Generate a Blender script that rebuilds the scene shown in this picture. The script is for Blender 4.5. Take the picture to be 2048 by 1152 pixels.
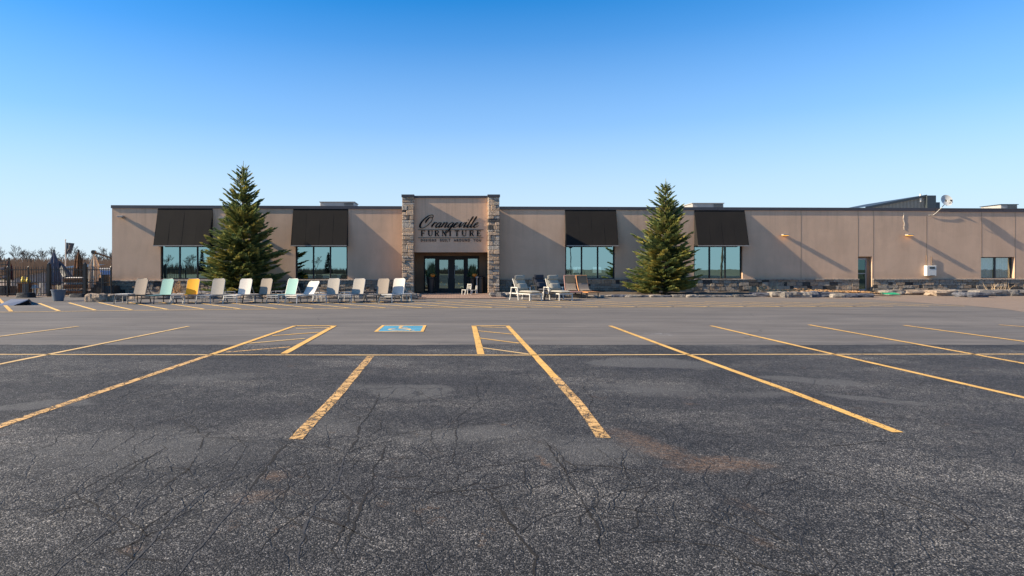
import bpy, math, random
from mathutils import Vector, Matrix, noise
R = math.radians
random.seed(7)
for o in list(bpy.data.objects): bpy.data.objects.remove(o, do_unlink=True)
SC = bpy.context.scene
COL = SC.collection

# ------------------------------------------------------------------ camera
CX, HY, FP, CZ = 908.0, 538.0, 1251.0, 1.55      # principal column, horizon row, focal length in photo px, eye height
cam = bpy.data.cameras.new('camera'); co = bpy.data.objects.new('camera', cam); COL.objects.link(co)
co.location = (0, 0, CZ); co.rotation_euler = (R(90), 0, 0)
cam.sensor_width = 36; cam.lens = 36*FP/2048
cam.shift_x = (1024-CX)/2048; cam.shift_y = -(576-HY)/2048
cam.clip_start = .05; cam.clip_end = 5000
SC.camera = co
# ------------------------------------------------------------------ light
SUNV = Vector((14, 1.2, -7.8)).normalized()            # direction the light travels
SEL = math.asin(-SUNV.z); SAZ = math.atan2(-SUNV.x, -SUNV.y)   # azimuth from +Y towards +X
W = bpy.data.worlds.new("World"); SC.world = W; W.use_nodes = True
nt = W.node_tree
sky = nt.nodes.new('ShaderNodeTexSky'); sky.sky_type = 'NISHITA'; sky.sun_disc = False
sky.sun_elevation = SEL; sky.sun_rotation = SAZ
sky.altitude = 0; sky.air_density = .8; sky.dust_density = .0; sky.ozone_density = 3.0
hs = nt.nodes.new('ShaderNodeHueSaturation'); hs.inputs['Saturation'].default_value = 1.5
bg = nt.nodes['Background']; bg.inputs['Strength'].default_value = .11
nt.links.new(sky.outputs[0], hs.inputs['Color'])
mx = nt.nodes.new('ShaderNodeMix'); mx.data_type = 'RGBA'; mx.blend_type = 'MULTIPLY'; mx.inputs[0].default_value = 1; mx.inputs[7].default_value = (.85, 1.06, 1.04, 1)
nt.links.new(hs.outputs[0], mx.inputs[6])
# pale dusty air towards the horizon
tc = nt.nodes.new('ShaderNodeTexCoord'); sp = nt.nodes.new('ShaderNodeSeparateXYZ'); nt.links.new(tc.outputs['Generated'], sp.inputs[0])
rp = nt.nodes.new('ShaderNodeValToRGB'); nt.links.new(sp.outputs[2], rp.inputs[0]); e = rp.color_ramp.elements
while len(e) < 6: e.new(.5)
for el, (a, b) in zip(e, [(0, .96), (.06, .92), (.13, .74), (.22, .42), (.34, .13), (.42, 0)]): el.position = a; el.color = (b, b, b, 1)
m2 = nt.nodes.new('ShaderNodeMix'); m2.data_type = 'RGBA'; nt.links.new(rp.outputs[0], m2.inputs[0]); nt.links.new(mx.outputs[2], m2.inputs[6])
m2.inputs[7].default_value = (3.0, 3.55, 4.1, 1)
nt.links.new(m2.outputs[2], bg.inputs['Color'])
sl = bpy.data.lights.new('sun', 'SUN'); sl.energy = 5.0; sl.angle = R(.5); sl.color = (1, .85, .64)
so = bpy.data.objects.new('sun', sl); COL.objects.link(so)
so.rotation_euler = SUNV.to_track_quat('-Z', 'Y').to_euler(); so.location = (-60, -10, 40)
SC.view_settings.view_transform = 'Standard'; SC.view_settings.look = 'None'
SC.view_settings.exposure = 1.05; SC.view_settings.gamma = 1
SC.render.engine = 'CYCLES'

# ------------------------------------------------------------------ helpers
def gp(px, py, z=0.0):                                # photo pixel -> point on the level z
    Y = FP*(CZ-z)/(py-HY); return Vector(((px-CX)*Y/FP, Y, z))
def ap(px, py, Y): return Vector(((px-CX)*Y/FP, Y, CZ+(HY-py)*Y/FP))
def ax(px, Y): return (px-CX)*Y/FP
def az(py, Y): return CZ+(HY-py)*Y/FP

def tag(o, label=None, cat=None, group=None, kind=None):
    for k, v in (('label', label), ('category', cat), ('group', group), ('kind', kind)):
        if v: o[k] = v
    return o
def empty(name, loc=(0, 0, 0), rz=0, label=None, cat=None, group=None):
    o = bpy.data.objects.new(name, None); COL.objects.link(o); o.location = loc; o.rotation_euler = (0, 0, rz)
    o.empty_display_size = .2
    return tag(o, label, cat, group)

class MB:
    def __init__(s): s.v = []; s.f = []; s.c = []; s.m = Matrix(); s.smooth = False
    def vert(s, p): s.v.append(tuple(s.m @ Vector(p))); return len(s.v)-1
    def face(s, idx, c=(1, 1, 1)): s.f.append(tuple(idx)); s.c.append(c)
    def poly(s, pts, c=(1, 1, 1)): s.face([s.vert(p) for p in pts], c); return s
    def box(s, x0, x1, y0, y1, z0, z1, c=(1, 1, 1)):
        b = [s.vert(p) for p in ((x0,y0,z0),(x1,y0,z0),(x1,y1,z0),(x0,y1,z0),(x0,y0,z1),(x1,y0,z1),(x1,y1,z1),(x0,y1,z1))]
        for q in ((3,2,1,0),(4,5,6,7),(0,1,5,4),(1,2,6,5),(2,3,7,6),(3,0,4,7)): s.face([b[i] for i in q], c)
        return s
    def bbox(s, x0, x1, y0, y1, z0, z1, b=.01, c=(1, 1, 1)):    # box with chamfered edges
        xs = (x0, x0+b, x1-b, x1); ys = (y0, y0+b, y1-b, y1); zs = (z0, z0+b, z1-b, z1)
        import itertools
        idx = {}
        def V(i, j, k):
            if (i, j, k) not in idx: idx[(i,j,k)] = s.vert((xs[i], ys[j], zs[k]))
            return idx[(i,j,k)]
        F = s.face
        F([V(1,1,3),V(2,1,3),V(2,2,3),V(1,2,3)],c); F([V(1,2,0),V(2,2,0),V(2,1,0),V(1,1,0)],c)
        F([V(1,0,1),V(2,0,1),V(2,0,2),V(1,0,2)],c); F([V(2,3,1),V(1,3,1),V(1,3,2),V(2,3,2)],c)
        F([V(3,1,1),V(3,2,1),V(3,2,2),V(3,1,2)],c); F([V(0,2,1),V(0,1,1),V(0,1,2),V(0,2,2)],c)
        # edges
        for k, kk in ((3,2),(0,1)):
            F([V(1,1,k),V(2,1,k),V(2,0,kk),V(1,0,kk)],c); F([V(2,2,k),V(1,2,k),V(1,3,kk),V(2,3,kk)],c)
            F([V(2,1,k),V(2,2,k),V(3,2,kk),V(3,1,kk)],c); F([V(1,2,k),V(1,1,k),V(0,1,kk),V(0,2,kk)],c)
            F([V(1,1,k),V(1,0,kk),V(0,1,kk)],c); F([V(2,1,k),V(3,1,kk),V(2,0,kk)],c)
            F([V(2,2,k),V(2,3,kk),V(3,2,kk)],c); F([V(1,2,k),V(0,2,kk),V(1,3,kk)],c)
        F([V(1,0,1),V(1,0,2),V(0,1,2),V(0,1,1)],c); F([V(2,0,1),V(3,1,1),V(3,1,2),V(2,0,2)],c)
        F([V(2,3,1),V(2,3,2),V(3,2,2),V(3,2,1)],c); F([V(1,3,1),V(0,2,1),V(0,2,2),V(1,3,2)],c)
        return s
    def tube(s, pts, r, n=6, c=(1, 1, 1), r1=None, cap=True):
        pts = [Vector(p) for p in pts]; rings = []
        N = len(pts)
        for i, p in enumerate(pts):
            d = (pts[min(i+1, N-1)]-pts[max(i-1, 0)]).normalized()
            u = d.cross(Vector((0, 0, 1)));
            if u.length < 1e-3: u = Vector((1, 0, 0))
            u.normalize(); w = d.cross(u)
            rr = r if r1 is None else r+(r1-r)*i/(N-1)
            rings.append([s.vert(p+u*math.cos(2*math.pi*k/n)*rr+w*math.sin(2*math.pi*k/n)*rr) for k in range(n)])
        for a, b in zip(rings, rings[1:]):
            for k in range(n): s.face([a[k], a[(k+1)%n], b[(k+1)%n], b[k]], c)
        if cap: s.face(rings[0][::-1], c); s.face(rings[-1], c)
        return s
    def bar(s, a, b, w, h=None, c=(1, 1, 1)):       # square bar from a to b
        h = h or w; a = Vector(a); b = Vector(b); d = (b-a).normalized()
        u = d.cross(Vector((0, 0, 1)))
        if u.length < 1e-3: u = Vector((1, 0, 0))
        u.normalize(); v = u.cross(d)
        q = [s.vert(p+u*i*w/2+v*j*h/2) for p in (a, b) for i, j in ((-1,-1),(1,-1),(1,1),(-1,1))]
        for t in ((3,2,1,0),(4,5,6,7),(0,1,5,4),(1,2,6,5),(2,3,7,6),(3,0,4,7)): s.face([q[i] for i in t], c)
        return s
    def lathe(s, prof, n=20, c=(1, 1, 1), at=(0, 0)):
        rings = [[s.vert((at[0]+r*math.cos(2*math.pi*k/n), at[1]+r*math.sin(2*math.pi*k/n), z)) for k in range(n)] for r, z in prof]
        for a, b in zip(rings, rings[1:]):
            for k in range(n): s.face([a[k], a[(k+1)%n], b[(k+1)%n], b[k]], c)
        s.face(rings[0][::-1], c); s.face(rings[-1], c); return s
    def sheet(s, fn, nu, nv, c=(1, 1, 1)):
        g = [[s.vert(fn(i/nu, j/nv)) for j in range(nv+1)] for i in range(nu+1)]
        for i in range(nu):
            for j in range(nv): s.face([g[i][j], g[i+1][j], g[i+1][j+1], g[i][j+1]], c)
        return s
    def build(s, name, mat, parent=None, loc=None, smooth=False):
        me = bpy.data.meshes.new(name); me.from_pydata(s.v, [], s.f); 
        if any(c != (1, 1, 1) for c in s.c):
            ca = me.color_attributes.new('Col', 'FLOAT_COLOR', 'CORNER'); buf = []
            for f, c in zip(s.f, s.c): buf.extend(((c[0], c[1], c[2], 1.0))*len(f))
            ca.data.foreach_set('color', buf)
        if smooth: me.polygons.foreach_set('use_smooth', [True]*len(me.polygons))
        me.materials.append(mat); me.update()
        o = bpy.data.objects.new(name, me); COL.objects.link(o)
        if parent: o.parent = parent
        if loc: o.location = loc
        return o
def copy_tree(o, parent=None):
    c = o.copy(); COL.objects.link(c)
    if parent: c.parent = parent
    for ch in list(o.children): copy_tree(ch, c)
    return c

# ------------------------------------------------------------------ materials
def mat(name): 
    m = bpy.data.materials.new(name); m.use_nodes = True
    return m, m.node_tree, m.node_tree.nodes['Principled BSDF']
def N(nt, t, **kw):
    n = nt.nodes.new(t)
    for k, v in kw.items(): setattr(n, k, v)
    return n
def setin(n, **kw):
    for k, v in kw.items(): n.inputs[k.replace('_', ' ')].default_value = v
def noise_tex(nt, scale, detail=4, rough=.6, vec=None):
    n = N(nt, 'ShaderNodeTexNoise'); n.inputs['Scale'].default_value = scale; n.inputs['Detail'].default_value = detail; n.inputs['Roughness'].default_value = rough
    if vec: nt.links.new(vec, n.inputs['Vector'])
    return n.outputs['Fac']
def mapping(nt, scale, vec=None, loc=(0, 0, 0)):
    if vec is None: vec = N(nt, 'ShaderNodeTexCoord').outputs['Object']
    m = N(nt, 'ShaderNodeMapping'); m.inputs['Scale'].default_value = scale; m.inputs['Location'].default_value = loc
    nt.links.new(vec, m.inputs['Vector']); return m.outputs[0]
def ramp(nt, fac, stops):
    r = N(nt, 'ShaderNodeValToRGB'); e = r.color_ramp.elements
    while len(e) < len(stops): e.new(.5)
    for el, (p, c) in zip(e, stops): el.position = p; el.color = (*c, 1) if len(c) == 3 else c
    nt.links.new(fac, r.inputs[0]); return r.outputs[0]
def mixc(nt, fac, a, b, mode='MIX'):
    m = N(nt, 'ShaderNodeMix', data_type='RGBA', blend_type=mode)
    for s, v in ((m.inputs[0], fac), (m.inputs[6], a), (m.inputs[7], b)):
        if isinstance(v, (int, float)): s.default_value = v
        elif isinstance(v, tuple): s.default_value = (*v, 1)
        else: nt.links.new(v, s)
    return m.outputs[2]
def mth(nt, op, a, b=None, c=None, clamp=False):
    m = N(nt, 'ShaderNodeMath', operation=op); m.use_clamp = clamp
    for s, v in zip(m.inputs, (a, b, c)):
        if v is None: continue
        if isinstance(v, (int, float)): s.default_value = v
        else: nt.links.new(v, s)
    return m.outputs[0]
def bump(nt, bs, h, strength=.5, dist=.01):
    b = N(nt, 'ShaderNodeBump'); b.inputs['Strength'].default_value = strength; b.inputs['Distance'].default_value = dist
    nt.links.new(h, b.inputs['Height']); nt.links.new(b.outputs[0], bs.inputs['Normal'])
def plain(name, col, rough=.5, metal=0, var=.15, scale=6, bstr=0, bscale=60, emit=None, attr=False):
    m, nt, bs = mat(name)
    v = mapping(nt, (1, 1, 1))
    n = noise_tex(nt, scale, 5, .65, v)
    lo = tuple(c*(1-var) for c in col); hi = tuple(min(1, c*(1+var)) for c in col)
    c = ramp(nt, n, [(.3, lo), (.7, hi)])
    if attr:
        a = N(nt, 'ShaderNodeAttribute'); a.attribute_name = 'Col'
        c = mixc(nt, 1.0, c, a.outputs['Color'], 'MULTIPLY')
    nt.links.new(c, bs.inputs['Base Color']); bs.inputs['Roughness'].default_value = rough; bs.inputs['Metallic'].default_value = metal
    if bstr: bump(nt, bs, noise_tex(nt, bscale, 4, .6, v), bstr, .01)
    if emit: bs.inputs['Emission Color'].default_value = (*emit[0], 1); bs.inputs['Emission Strength'].default_value = emit[1]
    return m

M = {}
# stucco
def stucco(name, col):
    m, nt, bs = mat(name); v = mapping(nt, (1, 1, 1))
    big = noise_tex(nt, .55, 4, .6, v); st = noise_tex(nt, 1, 5, .65, mapping(nt, (1.6, 1.6, .25)))
    c = ramp(nt, big, [(.25, tuple(x*.86 for x in col)), (.75, tuple(x*1.12 for x in col))])
    c = mixc(nt, mth(nt, 'MULTIPLY', ramp(nt, st, [(.42, (0,0,0)), (.72, (1,1,1))]), .5), c, (col[0]*.72, col[1]*.70, col[2]*.70))
    c = mixc(nt, .25, c, ramp(nt, noise_tex(nt, 22, 3, .7, v), [(.3, tuple(x*.8 for x in col)), (.7, tuple(x*1.2 for x in col))]))
    sz = N(nt, 'ShaderNodeSeparateXYZ'); nt.links.new(v, sz.inputs[0])
    runs = ramp(nt, noise_tex(nt, 1, 4, .7, mapping(nt, (4.5, 1, .12), None, (3, 0, 0))), [(.52, (0,0,0)), (.66, (1,1,1))])
    topw = mth(nt, 'MULTIPLY', mth(nt, 'SUBTRACT', sz.outputs[2], 3.2), .42, clamp=True)
    c = mixc(nt, mth(nt, 'MULTIPLY', mth(nt, 'MULTIPLY', runs, topw), .42), c, (col[0]*.55, col[1]*.56, col[2]*.58))
    spl = mth(nt, 'MULTIPLY', mth(nt, 'SUBTRACT', mth(nt, 'MULTIPLY_ADD', noise_tex(nt, 2.5, 5, .7, v), .9, 1.0), sz.outputs[2]), 1.6, clamp=True)
    c = mixc(nt, mth(nt, 'MULTIPLY', spl, .4), c, (col[0]*.62, col[1]*.58, col[2]*.54))
    pat = ramp(nt, noise_tex(nt, .35, 2, .4, mapping(nt, (1, 1, 1.6), None, (8, 0, 2))), [(.56, (0,0,0)), (.58, (1,1,1))])
    c = mixc(nt, mth(nt, 'MULTIPLY', pat, .12), c, tuple(x*1.25 for x in col))
    nt.links.new(c, bs.inputs['Base Color']); bs.inputs['Roughness'].default_value = .93
    h = mth(nt, 'ADD', mth(nt, 'MULTIPLY', noise_tex(nt, 90, 3, .6, v), .25), mth(nt, 'MULTIPLY', noise_tex(nt, 2.2, 3, .5, v), 1.0))
    bump(nt, bs, h, .35, .012)
    return m
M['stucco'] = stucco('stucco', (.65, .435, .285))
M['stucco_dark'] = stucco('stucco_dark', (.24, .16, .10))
M['fascia'] = plain('fascia_metal', (.062, .056, .06), .45, 0, .12, 1.5)
M['awning'] = plain('awning_canvas', (.0085, .0065, .005), .95, 0, .25, 1.2, .2, 120)
M['trim'] = plain('light_trim', (.34, .30, .26), .6)
M['black'] = plain('black_metal', (.012, .012, .013), .35)
M['frame'] = plain('window_frame', (.007, .008, .009), .65)
M['white'] = plain('white_metal', (.58, .55, .49), .38, 0, .04)
M['silver'] = plain('silver_metal', (.26, .26, .26), .45, .3, .08)
M['charcoal'] = plain('charcoal_metal', (.035, .033, .032), .4)
M['white_sling'] = plain('white_sling', (.60, .545, .47), .75, 0, .04, 20)
M['taupe_sling'] = plain('taupe_sling', (.29, .235, .18), .8, 0, .08, 20)
M['grey_sling'] = plain('grey_sling', (.36, .32, .265), .8, 0, .08, 20)
M['teal_sling'] = plain('teal_sling', (.24, .42, .36), .8, 0, .06, 20)
M['teal_seat'] = plain('teal_seat', (.05, .19, .22), .8, 0, .1, 20)
M['dark_seat'] = plain('dark_seat', (.09, .09, .095), .8, 0, .1, 20)
M['grey_seat'] = plain('grey_seat', (.16, .18, .22), .8, 0, .1, 20)
M['yellow_sling'] = plain('yellow_sling', (.84, .40, .01), .75, 0, .04, 20)
M['cushion'] = plain('grey_cushion', (.33, .30, .235), .92, 0, .1, 15, .2, 90)
M['dark_cushion'] = plain('dark_cushion', (.035, .037, .045), .9, 0, .1, 15)
M['brown_cushion'] = plain('brown_cushion', (.24, .19, .145), .9, 0, .12, 15)
M['olive_cushion'] = plain('olive_cushion', (.10, .085, .06), .9, 0, .12, 15)
M['teak'] = plain('orange_teak', (.48, .22, .08), .55, 0, .2, 8)
M['rattan'] = plain('pink_rattan', (.33, .18, .15), .75, 0, .35, 40, .6, 60)
M['rock'] = None
M['needles'] = None
M['bark'] = plain('bark', (.10, .075, .055), .95, 0, .3, 9, .7, 30)
M['twig'] = plain('bare_twig', (.11, .085, .065), .95, 0, .3, 3)
M['soil'] = plain('bed_soil', (.09, .065, .045), .98, 0, .45, 5, .9, 25)
M['mulch'] = plain('dry_grass', (.50, .30, .14), .95, 0, .35, 12, .8, 50)
M['straw'] = plain('dry_stalk', (.55, .40, .24), .9, 0, .25, 12)
M['pot_black'] = plain('black_planter', (.018, .018, .02), .35)
M['pot_blue'] = plain('blue_planter', (.09, .115, .15), .5, 0, .12, 4)
M['leaf'] = plain('planter_leaf', (.035, .07, .02), .6, 0, .4, 10)
M['pumpkin'] = plain('pumpkin_skin', (.62, .20, .02), .5, 0, .2, 8)
M['yellow'] = plain('yellow_thing', (.75, .55, .06), .6)
M['umb_grey'] = plain('umbrella_grey', (.13, .12, .14), .9, 0, .2, 6)
M['umb_brown'] = plain('umbrella_rust', (.17, .075, .03), .9, 0, .3, 6)
M['umb_beige'] = plain('umbrella_beige', (.42, .37, .29), .9, 0, .15, 6)
M['flag'] = plain('flag_cloth', (.065, .075, .08), .85, 0, .2, 6)
M['bark_red'] = plain('dark_red_cloth', (.10, .02, .018), .85)
M['blue_panel'] = plain('blue_panel', (.17, .20, .27), .3, 0, .1, 2)
M['blue_truck'] = plain('blue_tarp', (.05, .13, .32), .6)
M['green_tarp'] = plain('green_tarp', (.01, .33, .15), .5, 0, .3, 10)
M['blackrubber'] = plain('black_sheet', (.008, .009, .012), .6)
M['wood_grey'] = plain('grey_boards', (.30, .28, .26), .85, 0, .25, 5)
M['metal_clad'] = plain('metal_cladding', (.30, .27, .22), .6, 0, .12, 4)
M['roof_dark'] = plain('roof_edge', (.04, .05, .055), .5)
M['hvac'] = plain('hvac_metal', (.34, .32, .29), .6, 0, .1, 3)
M['amber'] = plain('amber_lens', (.75, .35, .05), .4, emit=((1.0, .45, .06), .7))
M['white_box'] = plain('meter_enamel', (.62, .60, .54), .5, 0, .06)
M['dark_glassy'] = plain('dark_lens', (.02, .04, .05), .1)
M['cable'] = plain('white_cable', (.65, .60, .50), .6)
M['dish'] = plain('dish_grey', (.50, .50, .47), .55, 0, .1, 4)
M['shade'] = plain('lamp_shade', (.8, .8, .78), .8, emit=((.75, .95, 1), .35))
M['ceramic'] = plain('lamp_ceramic', (.35, .5, .55), .3)
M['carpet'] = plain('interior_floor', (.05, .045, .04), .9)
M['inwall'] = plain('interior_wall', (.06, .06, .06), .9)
M['paper'] = plain('paper_notice', (.45, .62, .52), .9)
M['letter'] = plain('sign_letter', (.004, .004, .004), .9)
M['tagletter'] = plain('sign_small_letter', (.05, .028, .02), .5)
M['wire'] = plain('sign_rule', (.06, .03, .022), .5)

m, nt, bs = mat('field_stone')
a = N(nt, 'ShaderNodeAttribute'); a.attribute_name = 'Col'; v = mapping(nt, (1, 1, 1))
n1 = noise_tex(nt, 9, 6, .7, v); n2 = noise_tex(nt, 30, 4, .7, v)
c = mixc(nt, 1.0, ramp(nt, n1, [(.28, (.42, .40, .38)), (.5, (1, 1, 1)), (.72, (1.3, 1.25, 1.2))]), a.outputs['Color'], 'MULTIPLY')
c = mixc(nt, mth(nt, 'MULTIPLY', ramp(nt, n2, [(.55, (0, 0, 0)), (.7, (1, 1, 1))]), .35), c, (.10, .09, .085))
nt.links.new(c, bs.inputs['Base Color']); bs.inputs['Roughness'].default_value = .95
bump(nt, bs, mth(nt, 'ADD', n1, mth(nt, 'MULTIPLY', n2, .4)), 1.0, .09)
M['stone'] = m; 
m, nt, bs = mat('boulder_rock')
a = N(nt, 'ShaderNodeAttribute'); a.attribute_name = 'Col'; v = mapping(nt, (1, 1, 1))
n1 = noise_tex(nt, 5, 6, .72, v); n2 = noise_tex(nt, 26, 4, .7, v)
c = mixc(nt, 1.0, ramp(nt, n1, [(.3, (.45, .45, .47)), (.5, (1, 1, 1)), (.7, (1.35, 1.3, 1.2))]), a.outputs['Color'], 'MULTIPLY')
nt.links.new(c, bs.inputs['Base Color']); bs.inputs['Roughness'].default_value = .93
bump(nt, bs, mth(nt, 'ADD', n1, mth(nt, 'MULTIPLY', n2, .4)), .9, .06)
M['rock'] = m
M['mortar'] = plain('mortar', (.10, .095, .09), .95, 0, .2, 8)

m, nt, bs = mat('spruce_needles'); v = mapping(nt, (1, 1, 1))
c = ramp(nt, noise_tex(nt, 1.6, 3, .6, v), [(.34, (.08, .14, .075)), (.5, (.23, .27, .09)), (.66, (.52, .43, .12))])
a = N(nt, 'ShaderNodeAttribute'); a.attribute_name = 'Col'
c = mixc(nt, 1.0, c, a.outputs['Color'], 'MULTIPLY')
nt.links.new(c, bs.inputs['Base Color']); bs.inputs['Roughness'].default_value = .7
bs.inputs['Specular IOR Level'].default_value = .25
tl = N(nt, 'ShaderNodeBsdfTranslucent'); nt.links.new(c, tl.inputs['Color']); ms = N(nt, 'ShaderNodeMixShader'); ms.inputs[0].default_value = .35
nt.links.new(bs.outputs[0], ms.inputs[1]); nt.links.new(tl.outputs[0], ms.inputs[2]); nt.links.new(ms.outputs[0], nt.nodes['Material Output'].inputs[0])
M['needles'] = m

def glass(name, refl, tint, thru):
    m, nt, bs = mat(name); nt.nodes.remove(bs)
    out = nt.nodes['Material Output']
    g = N(nt, 'ShaderNodeBsdfGlossy'); g.inputs['Color'].default_value = (*tint, 1); g.inputs['Roughness'].default_value = .005
    t = N(nt, 'ShaderNodeBsdfTransparent'); t.inputs['Color'].default_value = (*thru, 1)
    mx = N(nt, 'ShaderNodeMixShader')
    mx.inputs[0].default_value = refl
    # slight waviness of float glass
    b = N(nt, 'ShaderNodeBump'); b.inputs['Strength'].default_value = .06; b.inputs['Distance'].default_value = .01
    nt.links.new(noise_tex(nt, 1.1, 2, .5, mapping(nt, (1, 1, 1))), b.inputs['Height']); nt.links.new(b.outputs[0], g.inputs['Normal'])
    nt.links.new(t.outputs[0], mx.inputs[1]); nt.links.new(g.outputs[0], mx.inputs[2]); nt.links.new(mx.outputs[0], out.inputs[0])
    return m
M['glass'] = glass('coated_glass', .68, (.42, .64, .64), (.45, .6, .6))
M['glass_door'] = glass('door_glass', .5, (.42, .60, .58), (.3, .36, .36))
M['glass_clear'] = glass('clear_glass', .30, (.7, .85, .85), (.75, .85, .85))
M['glass_dark'] = glass('dark_glass', .22, (.35, .6, .6), (.12, .2, .2))

# asphalt ----------------------------------------------------------
def spot(nt, pos, cx, cy, rx, ry, rot=0, dist=None):
    """soft ellipse mask 0..1 around world point"""
    m = N(nt, 'ShaderNodeMapping', vector_type='TEXTURE'); m.inputs['Location'].default_value = (cx, cy, 0)
    m.inputs['Rotation'].default_value = (0, 0, rot); m.inputs['Scale'].default_value = (rx, ry, 1)
    nt.links.new(pos, m.inputs['Vector'])
    l = N(nt, 'ShaderNodeVectorMath', operation='LENGTH'); nt.links.new(m.outputs[0], l.inputs[0])
    return mth(nt, 'SUBTRACT', 1.0, l.outputs['Value'], clamp=True)
def distorted(nt, vec, scale, amt):
    n = N(nt, 'ShaderNodeTexNoise'); n.inputs['Scale'].default_value = scale; n.inputs['Detail'].default_value = 5
    nt.links.new(vec, n.inputs['Vector'])
    s = N(nt, 'ShaderNodeVectorMath', operation='MULTIPLY_ADD')
    nt.links.new(n.outputs['Color'], s.inputs[0]); s.inputs[1].default_value = (amt,)*3; nt.links.new(vec, s.inputs[2])
    return s.outputs[0]

def crack_mask(nt, v, scale, width, stretch=(1, 1, 1), cover=(.45, .6), seed=0):
    d = distorted(nt, distorted(nt, mapping(nt, stretch, v, (seed, seed*.7, 0)), 1.0, .30), 7, .07)
    vo = N(nt, 'ShaderNodeTexVoronoi', feature='DISTANCE_TO_EDGE'); vo.inputs['Scale'].default_value = scale
    nt.links.new(d, vo.inputs['Vector'])
    k = ramp(nt, vo.outputs['Distance'], [(0.0, (1, 1, 1)), (width, (0, 0, 0))])
    cov = ramp(nt, noise_tex(nt, .35, 3, .6, mapping(nt, (1, 1, 1), v, (seed*3, 5, 0))), [(cover[0], (0, 0, 0)), (cover[1], (1, 1, 1))])
    return mth(nt, 'MULTIPLY', k, cov)

m, nt, bs = mat('old_asphalt')
v = N(nt, 'ShaderNodeTexCoord').outputs['Object']
vo = N(nt, 'ShaderNodeTexVoronoi'); vo.inputs['Scale'].default_value = 112; nt.links.new(v, vo.inputs['Vector'])
sep = N(nt, 'ShaderNodeSeparateColor'); nt.links.new(vo.outputs['Color'], sep.inputs[0])
agg = ramp(nt, sep.outputs[0], [(0, (.009, .009, .009)), (.42, (.026, .0248, .0232)), (.72, (.071, .0675, .063)), (.93, (.128, .121, .112)), (1, (.24, .227, .21))])
gap = ramp(nt, vo.outputs['Distance'], [(.35, (1, 1, 1)), (.75, (.28, .28, .30))])
c = mixc(nt, 1.0, agg, gap, 'MULTIPLY')
mid = noise_tex(nt, 5.5, 6, .75, v)
c = mixc(nt, 1.0, c, ramp(nt, noise_tex(nt, 19, 4, .8, v), [(.36, (.68, .68, .69)), (.5, (1, 1, 1)), (.64, (1.35, 1.34, 1.31))]), 'MULTIPLY')
big = noise_tex(nt, .55, 6, .62, mapping(nt, (.7, 1.2, 1), v))
c = mixc(nt, 1.0, c, ramp(nt, mid, [(.28, (.68, .68, .69)), (.5, (1.12, 1.12, 1.11)), (.70, (1.75, 1.72, 1.66))]), 'MULTIPLY')
c = mixc(nt, 1.0, c, ramp(nt, big, [(.3, (.58, .59, .64)), (.5, (1.1, 1.1, 1.1)), (.66, (2.1, 2.06, 1.98))]), 'MULTIPLY')
# worn pale patches
wv = distorted(nt, v, 1.2, .8)
def P(px, py): p = gp(px, py); return p.x, p.y
spots = [(1305, 727, .95, .55, 0), (1440, 690, .8, .3, 0), (825, 782, .55, .45, .2), (1630, 762, .62, .28, -.5), (1750, 800, .5, .2, -.6), (1545, 790, .5, .22, .1),
         (410, 757, .75, .42, .2), (55, 812, .6, .22, .3), (740, 775, .35, .3, 0), (1160, 900, .7, .5, 0), (280, 900, 1.1, .7, 0), (1300, 780, .9, .5, 0), (950, 870, .8, .4, 0), (640, 850, .5, .5, 0)]
acc = None
for i, (px, py, rx, ry, ro) in enumerate(spots):
    x, y = P(px, py); s = spot(nt, wv, x+.4, y+.4, rx*1.25, ry*1.25, ro)
    s = mth(nt, 'MULTIPLY', s, (7 if i in (0, 2, 3, 4, 7) else 1.5), clamp=True)
    acc = s if acc is None else mth(nt, 'MAXIMUM', acc, s)
c = mixc(nt, mth(nt, 'MULTIPLY', acc, .68), c, mixc(nt, .6, agg, (.135, .13, .12)))
# brown grit
wb = distorted(nt, distorted(nt, v, 3, .34), 14, .12)
br = mth(nt, 'MAXIMUM', spot(nt, wb, 2.14+.2, 4.98+.2, .48, .24, .05), mth(nt, 'MULTIPLY', spot(nt, wb, 1.75+.2, 5.5+.2, .24, .8, .36), .62))
for (px_, py_, rx_, ry_, k_) in ((555, 955, .16, .2, .55), (530, 990, .3, .12, .45), (1100, 925, .05, .3, .6), (1500, 1010, .07, .22, .25), (1540, 1085, .08, .15, .25), (300, 1090, .1, .08, .5)):
    xx, yy = P(px_, py_); br = mth(nt, 'MAXIMUM', br, mth(nt, 'MULTIPLY', spot(nt, wb, xx+.2, yy+.2, rx_, ry_, .3), k_))
grit = ramp(nt, noise_tex(nt, 22, 6, .85, v), [(.44, (0, 0, 0)), (.56, (1, 1, 1))])
bm = mth(nt, 'MULTIPLY', mth(nt, 'MULTIPLY', br, 2.2, clamp=True), mth(nt, 'MULTIPLY_ADD', grit, .85, .12), clamp=True)
c = mixc(nt, mth(nt, 'MULTIPLY', bm, .85), c, mixc(nt, .35, (.20, .115, .062), agg))
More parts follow.
